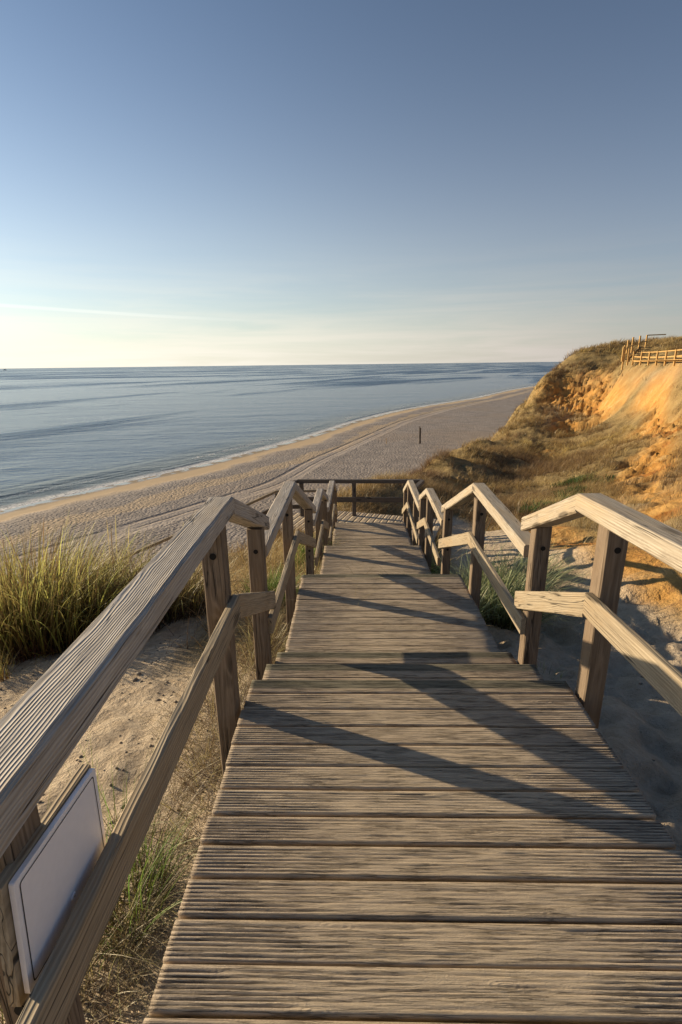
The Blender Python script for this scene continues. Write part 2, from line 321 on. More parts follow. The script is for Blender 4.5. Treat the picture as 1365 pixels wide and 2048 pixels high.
def sdist(x,y,P):
    """signed distance, positive on the land (right-hand) side"""
    sh=np.shape(x); x=np.ravel(x); y=np.ravel(y); out=np.empty(len(x))
    A=P[:-1]; B=P[1:]; AB=B-A; L=(AB**2).sum(1)
    for i in range(0,len(x),4000):
        qx=x[i:i+4000,None]-A[:,0]; qy=y[i:i+4000,None]-A[:,1]
        t=np.clip((qx*AB[:,0]+qy*AB[:,1])/L,0,1)
        dx=qx-t*AB[:,0]; dy=qy-t*AB[:,1]; d=np.hypot(dx,dy); k=d.argmin(1); r=np.arange(len(k))
        cr=AB[k,0]*qy[r,k]-AB[k,1]*qx[r,k]
        out[i:i+4000]=np.where(cr>0,-d[r,k],d[r,k])
    return out.reshape(sh)

# ------------------------------------------------------------------ ground materials
def ground_mat():
    m,nt=newmat('dune_ground'); g=N(nt)
    tc=g.n('ShaderNodeNewGeometry').outputs['Position']
    org=g.attr('org').outputs['Fac']; sandm=g.attr('sand').outputs['Fac']; veg=g.attr('veg').outputs['Fac']
    n1=g.noise(tc,.9,5,.6); n2=g.noise(tc,9,5,.65); n3=g.noise(tc,70,4,.7)
    n0=g.noise(tc,.22,3,.5)
    sand=g.mix(g.ss(n2,.3,.7),(.47,.37,.26),(.60,.495,.365))
    sand=g.mix(g.ss(n3,.58,.75),sand,(.22,.16,.11))
    orange=g.mix(g.ss(n1,.3,.7),(.50,.25,.065),(.58,.34,.11))
    orange=g.mix(g.m('MULTIPLY',g.ss(n0,.48,.66),.4),orange,(.54,.36,.16))
    orange=g.mix(g.ss(n2,.5,.7),orange,(.30,.15,.055))
    orange=g.mix(g.ss(n3,.55,.7),orange,(.25,.14,.06))
    sw=g.noise(g.mapv(tc,(.16,1.0,.8)),1,5,.65)
    orange=g.mix(g.m('MULTIPLY',g.ss(sw,.54,.68),.55),orange,(.60,.43,.22))
    orange=g.mix(g.m('MULTIPLY',g.ss(sw,.46,.34),.8),orange,(.42,.17,.045))
    dirt=g.mix(g.ss(n1,.3,.7),(.15,.11,.05),(.30,.22,.10))
    dirt=g.mix(g.ss(n2,.5,.68),dirt,(.40,.29,.15))
    c=g.mix(veg,sand,dirt); c=g.mix(org,c,orange); 
    h=g.m('ADD',g.m('MULTIPLY',n2,1.0),g.m('MULTIPLY',n3,.22)); h=g.m('ADD',h,g.m('MULTIPLY',n1,2.0))
    nr=g.bump(h,.09,1.0)
    g.out(g.pbsdf(c,.95,nr,.1).outputs[0]); return m
def beach_mat():
    m,nt=newmat('beach_sand'); g=N(nt)
    tc=g.n('ShaderNodeNewGeometry').outputs['Position']
    t=g.attr('shore').outputs['Fac']; k=g.attr('track').outputs['Fac']
    big=g.noise(tc,.05,4,.6); n1=g.noise(tc,.35,4,.6); n2=g.noise(tc,1.7,4,.65); n3=g.noise(tc,5,3,.6)
    tt=g.m('ADD',t,g.m('MULTIPLY',g.m('SUBTRACT',big,.5),14)); tt=g.m('ADD',tt,g.m('MULTIPLY',g.m('SUBTRACT',n1,.5),2))
    dry=g.mix(g.ss(n1,.3,.7),(.215,.185,.165),(.32,.272,.235))
    dry=g.mix(g.m('MULTIPLY',g.ss(big,.45,.62),.5),dry,(.29,.225,.17))
    smooth=g.mix(n2,(.46,.33,.19),(.54,.40,.24))
    wet=(.24,.185,.12)
    c=g.mix(g.ss(tt,7.5,5.0),dry,smooth)
    band=g.m('MULTIPLY',g.ss(tt,12,13),g.ss(tt,17,16)); c=g.mix(g.m('MULTIPLY',band,.6),c,smooth)
    wf=g.ss(g.m('ADD',t,g.m('MULTIPLY',g.m('SUBTRACT',n1,.5),2.5)),3.6,1.6)
    c=g.mix(wf,c,wet)
    mirror=g.m('MULTIPLY',wf,g.ss(n1,.42,.52))
    # wheel ruts
    def rut(off,w):
        a=g.m('ABSOLUTE',g.m('SUBTRACT',g.m('ADD',k,g.m('MULTIPLY',n1,.6)),off)); return g.ss(a,w,w*.35)
    R=rut(0,.55)
    for o in (2.1,): R=g.m('MAXIMUM',R,rut(o,.36))
    R=g.m('MULTIPLY',R,g.ss(g.noise(tc,.12,3,.6),.36,.52))
    lane=g.m('MULTIPLY',g.ss(k,-1.2,-.2),g.ss(k,3.6,2.6))
    c=g.mix(g.m('MULTIPLY',lane,.22),c,(.46,.39,.33))
    c=g.mix(g.m('MULTIPLY',R,.45),c,(.24,.185,.14))
    vo=g.n('ShaderNodeTexVoronoi',feature='SMOOTH_F1'); g.l(tc,vo.inputs['Vector']); vo.inputs['Scale'].default_value=2.6
    foot=g.m('MINIMUM',vo.outputs['Distance'],.5)
    rough=g.m('MULTIPLY',g.ss(tt,4.5,9),g.m('SUBTRACT',1.0,g.m('MULTIPLY',lane,.6)))
    h=g.m('MULTIPLY',g.m('ADD',g.m('MULTIPLY',foot,1.5),g.m('ADD',g.m('MULTIPLY',n2,1.0),g.m('MULTIPLY',n3,.35))),g.m('MULTIPLY_ADD',rough,1.0,.012))
    h=g.m('SUBTRACT',h,g.m('MULTIPLY',R,.6))
    nr=g.bump(h,.16,1.0)
    p=g.pbsdf(c,g.m('MULTIPLY_ADD',mirror,-.83,.93),nr,.5); g.out(p.outputs[0]); return m
def sea_mat():
    m,nt=newmat('sea_water'); g=N(nt)
    tc=g.n('ShaderNodeNewGeometry').outputs['Position']
    t=g.attr('shore').outputs['Fac']
    v=g.mapv(tc,(1,1,1),rot=(0,0,RAD(-12)))
    w1=g.noise(g.mapv(v,(.22,.80,1)),1,5,.62); w2=g.noise(g.mapv(v,(.02,.07,1)),1,4,.6); w3=g.noise(g.mapv(v,(1.6,3.2,1)),1,3,.6)
    pp=g.n('ShaderNodeSeparateXYZ'); g.l(tc,pp.inputs[0])
    ac=g.m('SUBTRACT',g.m('MULTIPLY',pp.outputs[0],.88),g.m('MULTIPLY',pp.outputs[1],.48)); alg=g.m('ADD',g.m('MULTIPLY',pp.outputs[0],.48),g.m('MULTIPLY',pp.outputs[1],.88))
    cv=g.n('ShaderNodeCombineXYZ'); g.l(ac,cv.inputs[0]); g.l(alg,cv.inputs[1])
    slick=g.noise(g.mapv(cv.outputs[0],(.013,.0021,1)),1,5,.6,.8)
    slick2=g.noise(g.mapv(tc,(.0009,.0024,1),(3,1,0)),1,4,.6,1.0)
    sl=g.ss(g.m('ADD',g.m('MULTIPLY',slick,.55),g.m('MULTIPLY',slick2,.45)),.45,.55)
    h=g.m('ADD',g.m('MULTIPLY',w1,.55),g.m('MULTIPLY',w2,2.2)); h=g.m('ADD',h,g.m('MULTIPLY',w3,.10))
    hs=g.m('MULTIPLY',h,g.m('MULTIPLY_ADD',sl,-.9,1.4))
    nr=g.bump(hs,.8,1.0)
    deep=(.024,.075,.145); shallow=(.075,.08,.06)
    c=g.mix(g.ss(t,-22,-1),deep,shallow)
    n=g.noise(tc,.5,4,.7); nf=g.noise(tc,3.0,4,.7)
    foamline=g.m('ADD',t,g.m('MULTIPLY',g.m('SUBTRACT',n,.5),3.0))
    f1=g.m('MULTIPLY',g.ss(foamline,-3.0,-.6),g.ss(nf,.34,.52))
    f2=g.m('MULTIPLY',g.m('MULTIPLY',g.ss(foamline,-7.4,-6.6),g.ss(foamline,-5.2,-6.2)),g.ss(nf,.48,.60))
    f2=g.m('MULTIPLY',f2,g.ss(g.noise(tc,.06,2),.5,.58))
    foam=g.m('MAXIMUM',f1,f2)
    c=g.mix(foam,c,(.78,.76,.72))
    rg=g.m('ADD',g.m('MULTIPLY',foam,.5),g.m('MULTIPLY_ADD',g.m('MULTIPLY',sl,1.0),-.17,.34))
    p=g.pbsdf(c,rg,nr,.5); p.inputs['IOR'].default_value=1.33
    g.out(p.outputs[0]); return m
M['ground']=ground_mat(); M['beach']=beach_mat(); M['sea']=sea_mat()

# ------------------------------------------------------------------ terrain mesh
def terrain():
    ys=np.r_[np.arange(-6,2,.16),np.arange(2,14,.075),np.arange(14,34,.2),np.arange(34,84,.26),np.arange(84,130,.5),np.arange(130,160,2)]
    V=[];n=None
    # fan-like columns so near ground is fine and far ground is wide
    uu=np.linspace(-1,1,520)
    rows=[]
    for y in ys:
        hw=9+ .75*max(y,0)+ (8 if y<3 else 8)
        cx=np.interp(y,[-6,10,60,160],[0,-1,14,45])
        u=uu*.45+.55*np.sign(uu)*np.abs(uu)**2.2
        rows.append(np.stack([cx+u*hw,np.full(len(uu),y)],1))
    G=np.array(rows); X=G[...,0];Y=G[...,1]
    Z=Hd(X,Y)
    org,drk,sp=zone(X,Y); pm,r,l=path_mask(X,Y)
    s=sdist(X,Y,SH)
    Z=np.where(s<14,ZS-.6,Z)
    Z=np.where(Z<ZS-.6,ZS-.6,Z)
    veg=np.clip(1-pm,0,1)*np.clip(1-sp*.35,0,1)
    veg*=sstep(-14.6,-13.0,Z)
    org=org*(1-r*.8*sstep(4.1,3.5,X))
    cliff=sstep(-1.5,-3.5,-Z)*0
    nr,nc=X.shape; idx=np.arange(nr*nc).reshape(nr,nc)
    F=np.stack([idx[:-1,:-1],idx[:-1,1:],idx[1:,1:],idx[1:,:-1]],-1).reshape(-1,4)
    # beach sheet lies above: drop faces wholly below it
    zf=Z.ravel()[F].max(1); F=F[zf>ZS-.3]
    o=mesh_np('dune_ground',np.stack([X,Y,Z],-1).reshape(-1,3),[F],M['ground'],dict(org=org.ravel(),sand=pm.ravel(),veg=veg.ravel()),smooth=True)
    tag(o,'sandy dune ground and grassy orange cliff slope above the beach',None,None,'structure')
terrain()
def beach():
    ts=np.r_[-14,-10,-7,-5,-3,-2,-1,0,.7,1.5,2.5,4,6,8,11,np.arange(14,160,3.5)]
    T=np.gradient(SH,axis=0); T/=np.hypot(T[:,0],T[:,1])[:,None]; Nn=np.stack([T[:,1],-T[:,0]],1)
    X=SH[:,0][:,None]+Nn[:,0][:,None]*ts; Y=SH[:,1][:,None]+Nn[:,1][:,None]*ts
    sc=.9*(fbm(SH[:,0]*.05,SH[:,1]*.05,3,51)-.5)
    Z=ZS+np.interp(ts,[-14,-3,0,3,9,30,160],[-1.2,-.22,0,.16,.34,.45,.75])[None]+0*X
    Z=Z+.10*(fbm(X*.25,Y*.25,3,52)-.5)*np.interp(ts,[0,6,20],[0,.4,1.5])
    tr=sdist(X,Y,TR); S=np.broadcast_to(ts,X.shape)
    nr,nc=X.shape; idx=np.arange(nr*nc).reshape(nr,nc)
    F=np.stack([idx[:-1,:-1],idx[:-1,1:],idx[1:,1:],idx[1:,:-1]],-1).reshape(-1,4)
    o=mesh_np('beach',np.stack([X,Y,Z],-1).reshape(-1,3),[F],M['beach'],dict(shore=S.ravel(),track=tr.ravel()),smooth=True)
    tag(o,'long flat beach of trodden sand with wheel tracks',None,None,'structure')
beach()
def sea():
    # near-shore strip with small breaking waves, then one sheet out to the horizon
    ts=np.linspace(-24,3,120); Q=resample(SHORE,900)
    T=np.gradient(Q,axis=0); T/=np.hypot(T[:,0],T[:,1])[:,None]; Nn=np.stack([T[:,1],-T[:,0]],1)
    X=Q[:,0][:,None]+Nn[:,0][:,None]*ts; Y=Q[:,1][:,None]+Nn[:,1][:,None]*ts
    s=np.arange(len(Q))[:,None]*(np.hypot(*(Q[1]-Q[0])))
    Z=np.zeros(X.shape)
    for c,a,w,sd in ((-3.0,.12,.6,61),(-7,.07,.9,62),(-15,.02,1.6,63)):
        cc=c+3.0*(fbm(s/30+0*ts,0*s+0*ts,2,sd)-.5); am=a*sstep(.42,.68,fbm(s/22+0*ts,0*s+0*ts+3.3,2,sd+5))
        d=ts[None]-cc; Z+=am*np.where(d>0,np.exp(-(d/(w*.45))**2),np.exp(-(d/(w*1.4))**2))
    Z=Z*sstep(0,-1.2,ts)[None]+.012+ZS
    S=np.broadcast_to(ts,X.shape)
    nr,nc=X.shape; idx=np.arange(nr*nc).reshape(nr,nc)
    F=np.stack([idx[:-1,:-1],idx[:-1,1:],idx[1:,1:],idx[1:,:-1]],-1).reshape(-1,4)
    o=mesh_np('surf',np.stack([X,Y,Z],-1).reshape(-1,3),[F],M['sea'],dict(shore=S.ravel()),smooth=True)
    tag(o,'shallow water with small waves and foam at the shoreline',None,None,'structure')
    R=60000.
    V=[(-R,-R*.2,ZS-.03),(R,-R*.2,ZS-.03),(R,R,ZS-.03),(-R,R,ZS-.03)]
    o=mesh_np('sea',np.array(V),[np.array([[0,1,2,3]])],M['sea'],dict(shore=np.full(4,-200.)),smooth=False)
    tag(o,'calm open sea reaching the horizon',None,None,'structure')
sea()

# ------------------------------------------------------------------ timber parts
def beam(mb, secs, w, h, ch=.006, u=None, jitter=.0008, bow=0):
    """loft a chamfered rectangle through secs=[(centre, udir, vdir, w, h)]"""
    prof=[(-1,-1,1,0),(1,-1,-1,0),(1,-1,0,1),(1,1,0,-1),(1,1,-1,0),(-1,1,1,0),(-1,1,0,-1),(-1,-1,0,1)]
    V=[];W=[]; al=0; prev=None; off=(rng.uniform(0,60),rng.uniform(-.05,.05),rng.uniform(-.09,-.05))
    rings=[]
    for c,ud,vd,ww,hh in secs:
        c=np.array(c,float)
        if prev is not None: al+=np.linalg.norm(c-prev)
        prev=c; ring=[]
        for a,b,da,db in prof:
            uu=a*ww/2+da*ch; vv=b*hh/2+db*ch
            j=rng.normal(0,jitter,2)
            V.append(c+np.array(ud)*(uu+j[0])+np.array(vd)*(vv+j[1])); W.append((al+off[0],uu+off[1],vv+off[2]))
        rings.append(len(V)-8)
    F=[]
    for r in range(len(secs)-1):
        a,b=rings[r],rings[r+1]
        for k in range(8): F.append((a+k,a+(k+1)%8,b+(k+1)%8,b+k))
    # end caps with their own vertices so end grain shows rings
    for r,rev in ((rings[0],True),(rings[-1],False)):
        n=len(V)
        for k in range(8): V.append(V[r+k]); W.append((W[r+k][0]*0+off[0]+3,W[r+k][1],W[r+k][2]))
        f=list(range(n,n+8)); F.append(tuple(f[::-1] if rev else f))
    V=np.array(V)
    # make outward normals consistent
    mb.add(V,F,wc=np.array(W))
def fixnormals(o):
    import bmesh
    bm=bmesh.new(); bm.from_mesh(o.data); bmesh.ops.recalc_face_normals(bm,faces=bm.faces); bm.to_mesh(o.data); bm.free()
def ybeam(name, p0, p1, w, h, mat, parent, ch=.007, seg=None, inner=0, side=1):
    """timber running along y with vertical end cuts. p0,p1 = inner top edge points; side=+1: timber lies to +x of that edge"""
    p0=np.array(p0,float); p1=np.array(p1,float); L=np.linalg.norm(p1-p0); n=seg or max(2,int(L/.12))
    hh=h/ (abs(p1[1]-p0[1])/L)
    S=[]
    for i in range(n+1):
        p=p0+(p1-p0)*i/n
        S.append((p+np.array((side*w/2,0,-hh/2)),(1,0,0),(0,0,1),w,hh))
    mb=MB(); beam(mb,S,w,hh,ch); o=mb.build(name,mat,parent); fixnormals(o); return o
def post(x0,y0,ztop,zbot,parent,mat=None,w=.098,d=.095,slope=0):
    z=np.linspace(zbot,ztop,max(3,int((ztop-zbot)/.15)))
    tx,ty=rng.normal(0,.004,2)
    S=[((x0+w/2+tx*(k/len(z)),y0+d/2+ty*(k/len(z)),zz),(1,0,0),(0,1,0),w,d) for k,zz in enumerate(z)]
    mb=MB(); beam(mb,S,w,d,.006); o=mb.build('post',mat or M['post'],parent); fixnormals(o); return o
def abeam(name,a,b,w,h,mat,parent=None,ch=.006,origin=None):
    """timber between two points (top centre line), h vertical-ish"""
    a=np.array(a,float); b=np.array(b,float); d=(b-a)/np.linalg.norm(b-a)
    ud=np.cross(d,(0,0,1.)); ud/=np.linalg.norm(ud) ; vd=np.cross(ud,d)
    n=max(2,int(np.linalg.norm(b-a)/.3))
    S=[(a+(b-a)*i/n-vd*h/2,ud,vd,w,h) for i in range(n+1)]
    mb=MB(); beam(mb,S,w,h,ch); o=mb.build(name,mat,parent,origin=origin); fixnormals(o); return o

# ------------------------------------------------------------------ deck boards
def board(x0,x1,y0,y1,z,parent,name='deck_board',nx=48,ridges=8,green=0.,thick=.030,rot=None):
    w=y1-y0; p=(w-.006)/ridges
    prof=[(y0,-thick,1),(y0,-.004,0)]
    for r in range(ridges):
        a=y0+.003+r*p
        prof+=[(a+p*.06,0,0),(a+p*.50,0,0),(a+p*.62,-1,1),(a+p*.82,-1,1)]
    prof=prof[:-2]+[(y1,-.004,0),(y1,-thick,1)]
    prof=np.array(prof); X=np.linspace(x0,x1,nx); npf=len(prof)
    xc=(x0+x1)/2; hw=(x1-x0)/2
    e=sstep(.22,1.0,np.abs(X-xc)/hw+.22*(vnoise(X*3.1,X*0+y0*37,3)-.5))      # 1 at the unworn board ends
    PX=np.repeat(X[:,None],npf,1); PY=np.repeat(prof[:,0][None],nx,0); 
    seed=int(rng.integers(1000))
    wob=.0035*(vnoise(PX*5,PY*60,seed)-.5)*(1-.6*e[:,None])
    inner=(prof[:,1]>-thick+1e-6)&(np.abs(prof[:,0]-y0)>.001)&(np.abs(prof[:,0]-y1)>.001)
    PY=PY+np.where(inner[None],wob,0)
    depth=.0056*(.42+.58*e[:,None])*(.25+1.35*vnoise(PX*9,PY*95,seed+1))
    isg=prof[:,1]==-1
    PZ=np.where(isg[None],-depth,np.repeat(prof[:,1][None],nx,0))
    PZ=PZ+np.where(((prof[:,1]==0))[None],-.0022*(1-e[:,None])*vnoise(PX*20,PY*120,seed+2),0)
    tilt=rng.normal(0,.0014); bow=rng.normal(0,.0012)
    PZ=PZ+z+tilt*((PY-y0)/w-.5)*2+bow*np.cos((PX-xc)/hw*1.5)
    V=np.stack([PX,PY,PZ],-1).reshape(-1,3)
    W=V+np.array((rng.uniform(0,80),rng.uniform(0,20),0)); 
    E_=np.repeat(e[:,None],npf,1).ravel(); G=np.repeat(np.where(isg,1.,0.)[None],nx,0).ravel()
    gr=np.zeros(npf); 
    if green: gr=np.where(prof[:,0]>y1-.075,green,0)
    GR=np.repeat(gr[None],nx,0).ravel(); bt=np.full(len(V),rng.uniform(0,1))
    idx=np.arange(nx*npf).reshape(nx,npf)
    F=np.stack([idx[:-1,:-1],idx[1:,:-1],idx[1:,1:],idx[:-1,1:]],-1).reshape(-1,4)
    fb=np.stack([idx[:-1,-1],idx[1:,-1],idx[1:,0],idx[:-1,0]],-1)
    Fc=[F,fb]; c1=idx[0][None,:]; c2=idx[-1][::-1][None,:]
    if rot is not None:
        (cx,cy,an)=rot; ca,sa=math.cos(an),math.sin(an); dx=V[:,0]-cx; dy=V[:,1]-cy
        V=np.stack([cx+dx*ca-dy*sa,cy+dx*sa+dy*ca,V[:,2]],1)
    return mesh_np(name,V,Fc+[c1,c2],M['deck'],dict(wc=W,edge=E_,groove=G,green=GR,bt=bt),parent=parent)
def deck_section(name,label,x0,x1,y0,y1,z,pitch,nxs,gr=1.,ridges=8):
    t=empty(name,((x0+x1)/2,(y0+y1)/2,z),label,'boardwalk','level stretches of the boardwalk')
    n=int(round((y1-y0)/pitch))
    for k in range(n):
        b=y1-k*pitch; a=b-pitch+rng.uniform(.008,.0150)
        jx=rng.normal(0,.003,2)
        board(x0+jx[0],x1+jx[1],a,b,z+rng.normal(0,.0012),t,nx=nxs,ridges=ridges,green=(gr if k==0 else 0))
    for xx in (x0+.07,(x0+x1)/2-.02,x1-.11):
        mb=MB(); S=[((xx+.02,yy,z-.115),(1,0,0),(0,0,1),.045,.16) for yy in np.linspace(y0,y1-.02,5)]
        beam(mb,S,.045,.16,.003); o=mb.build('joist',M['far'],t); fixnormals(o)
    return t
def steps(label,x0,x1,y0,z0,n,xr=0,depth=.42,rise=.18):
    """n treads below a nosing at y0"""
    t=empty('boardwalk_steps',((x0+x1)/2,y0,z0-rise),label,'steps','flights of low steps in the boardwalk')
    for k in range(n):
        z=z0-rise*(k+1); a=y0+k*depth-.02; b=y0+(k+1)*depth
        tr=None
        for j in range(3):
            w=(b-a)/3
            board(x0,x1,a+j*w+.005,a+(j+1)*w,z,t,name='tread_board',nx=44,ridges=9,green=(1. if j==2 else 0))
    for k in range(n+1):
        z=z0-rise*k; yy=y0+k*depth-.045
        mb=MB(); S=[((xx,yy,z-.105),(0,1,0),(0,0,1),.022,.145) for xx in np.linspace(x0+.01,x1-.01,6)]
        beam(mb,S,.022,.145,.003); o=mb.build('riser',M['far'],t); fixnormals(o)
    return t
DA=dict(x0=-.537,x1=1.111); ZA=0.; ZC=-.54; ZD=-1.26; ZE=-1.80; ZF=-2.34
deck_section('boardwalk_deck','nearest stretch of sandy grooved deck boards at the bottom of the photo',-.537,1.111,-1.06,2.30,ZA,.12,84)
steps('three low steps with greenish nosings just beyond the nearest boards',-.537,1.112,2.30,ZA,2)
deck_section('boardwalk_deck','second stretch of deck boards below the first steps, crossed by thin shadows',-.535,1.135,3.15,4.92,ZC,.118,60,ridges=7)
steps('steps hidden just under the dark green nosing in the middle of the walk',-.52,1.13,4.92,ZC,3)
deck_section('boardwalk_deck','third stretch of deck boards partly drifted over with sand at its sides',-.46,1.115,6.18,7.78,ZD,.123,40,ridges=6,gr=.35)
steps('farther steps between the third and fourth stretches of deck',-.44,1.12,7.78,ZD,2)
deck_section('boardwalk_deck','fourth and narrowest looking stretch of deck before the end landing',-.40,1.17,8.62,10.72,ZE,.124,34,ridges=5,gr=.2)
steps('last steps leading down onto the fenced end landing',-.37,1.18,10.72,ZE,2)
# landing with diagonal boards
t=empty('landing_deck',(0,12.2,ZF),'end landing of diagonal boards in front of the dark cross rail','boardwalk','level stretches of the boardwalk')
for k in range(23):
    yy=-1.9+k*.172
    board(-.95,.95,yy+.006,yy+.156,ZF,t,nx=14,ridges=2,rot=(0,0,0))
for o in list(t.children):
    me=o.data; n=len(me.vertices); co=np.empty(n*3,np.float32); me.vertices.foreach_get('co',co); co=co.reshape(-1,3)
    wx=co[:,0]+0; wy=co[:,1]+12.2   # undo parent offset (parent at 0,12.2)
    # board currently runs along x: turn it to run along y, slanted
    an=RAD(90-17); bx=wx; by=wy
    X=bx*math.cos(an)-by*math.sin(an)*1.0; Yv=bx*math.sin(an)+by*math.cos(an)
    co[:,0]=X+.30; co[:,1]=Yv+.10
    me.vertices.foreach_set('co',co.ravel()); me.update()

# ------------------------------------------------------------------ railings
def gz(x,y): return float(Hd(np.array([x]),np.array([y]))[0])
def railing(label, side, top, mids, posts, hw=.118, hh=.088, mats=None):
    """top: polyline of (x_inner,y,z_top); mids likewise; posts: (x_inner,y_near,z_top)"""
    mt,mm=mats or (M['rail_top'],M['mid'])
    x,y,z=posts[0][:3]
    t=empty('wooden_railing',(x,y,gz(x,y)),label,'railing','railings beside the boardwalk')
    for a,b in zip(top[:-1],top[1:]): 
        o=ybeam('handrail',a,b,hw,hh,mt,t,ch=.009,side=side)
    for a,b in zip(mids[:-1],mids[1:]): ybeam('mid_rail',a,b,.034,.118,mm,t,ch=.005,side=side)
    for px,py,pz in posts:
        post(px if side>0 else px-.098,py,pz,gz(px,py)-.35,t)
    return t
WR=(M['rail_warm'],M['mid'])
# left side
railing('long weathered grey railing running along the left foreground',-1,
 [(-.46,-1.1,1.0),(-.568,2.31,1.0),(-.555,3.19,.635)],
 [(-.53,-1.1,.55),(-.532,2.14,.572),(-.53,3.13,.118)],
 [(-.61,.66,.915),(-.565,2.045,.93),(-.565,2.95,.62),(-.60,-.8,.92)])
railing('second railing on the left, rising to a peak beside the middle nosing',-1,
 [(-.56,3.085,.47),(-.57,4.95,.47),(-.47,6.28,-.17)],
 [(-.533,2.98,-.005),(-.53,4.72,.02),(-.475,6.15,-.57)],
 [(-.565,4.50,.39),(-.50,5.94,-.12)],hw=.118)
railing('third railing on the left, small and half hidden in dune grass',-1,
 [(-.48,6.17,-.32),(-.45,7.62,-.26),(-.41,8.44,-.60)],
 [(-.47,6.2,-.85),(-.44,7.5,-.73),(-.41,8.36,-1.06)],
 [(-.47,7.36,-.36),(-.43,8.2,-.62)],hw=.10)
railing('farthest railing on the left, touching the end landing',-1,
 [(-.405,8.45,-.80),(-.37,10.43,-.77),(-.35,11.35,-1.17)],
 [(-.39,8.43,-1.36),(-.36,10.28,-1.24),(-.34,11.3,-1.68)],
 [(-.385,9.0,-.89),(-.37,10.3,-.87),(-.355,11.1,-1.18)],hw=.11)
# right side
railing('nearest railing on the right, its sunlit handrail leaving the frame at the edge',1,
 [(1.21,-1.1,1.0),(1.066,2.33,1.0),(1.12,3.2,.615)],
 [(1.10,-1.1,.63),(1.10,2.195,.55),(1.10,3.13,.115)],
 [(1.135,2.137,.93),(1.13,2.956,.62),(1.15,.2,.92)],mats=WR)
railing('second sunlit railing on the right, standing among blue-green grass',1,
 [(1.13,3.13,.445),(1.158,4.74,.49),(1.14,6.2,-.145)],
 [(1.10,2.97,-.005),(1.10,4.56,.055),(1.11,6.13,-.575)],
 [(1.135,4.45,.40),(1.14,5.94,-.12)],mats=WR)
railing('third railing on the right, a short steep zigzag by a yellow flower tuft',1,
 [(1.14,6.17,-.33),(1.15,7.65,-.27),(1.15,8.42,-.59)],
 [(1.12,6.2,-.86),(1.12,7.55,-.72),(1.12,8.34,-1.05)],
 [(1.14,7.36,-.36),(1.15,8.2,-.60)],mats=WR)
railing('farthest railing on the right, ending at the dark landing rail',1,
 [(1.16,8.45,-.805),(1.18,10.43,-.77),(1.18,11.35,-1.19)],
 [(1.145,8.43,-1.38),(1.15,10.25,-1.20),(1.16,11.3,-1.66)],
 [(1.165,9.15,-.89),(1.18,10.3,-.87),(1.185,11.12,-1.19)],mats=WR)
# landing cross rail
t=empty('landing_railing',(0,13.0,-2.9),'dark horizontal railing closing the far end of the landing','railing','railings beside the boardwalk')
abeam('handrail',(-1.46,13.09,-1.34),(1.83,12.97,-1.34),.11,.095,M['far'],t)
abeam('mid_rail',(-1.40,13.0,-1.80),(1.45,12.9,-1.80),.04,.14,M['far'],t)
for x in (-1.41,0.0,1.42): post(x,12.99,-1.435,gz(x,13)-.3,t,M['far'],w=.11)
abeam('handrail',(1.85,12.93,-1.335),(1.34,11.55,-1.335),.11,.095,M['far'],t)
abeam('handrail',(-1.50,13.07,-1.345),(-1.72,12.3,-1.345),.10,.09,M['far'],t)
# lower flight turning away to the left
t=empty('lower_stair_railing',(-2.2,14.2,-3.4),'lower grey railing descending to the left below the landing','railing')
pts=[(-.75,14.3,-1.92),(-2.23,14.2,-1.91),(-2.95,13.6,-2.13),(-5.4,11.55,-2.79),(-7.6,9.7,-3.45)]
for a,b in zip(pts[:-1],pts[1:]): abeam('handrail',a,b,.07,.07,M['mid'],t)
for a,b in zip(pts[:2],pts[1:3]): abeam('mid_rail',(a[0],a[1],a[2]-.45),(b[0],b[1],b[2]-.45),.04,.12,M['far'],t)
for x,y,z in ((-2.2,14.2,-2.0),(-1.0,14.28,-2.0),(-4.1,12.65,-2.52),(-5.9,11.1,-3.0)): post(x-.05,y-.05,z,gz(x,y)-.3,t,M['far'])

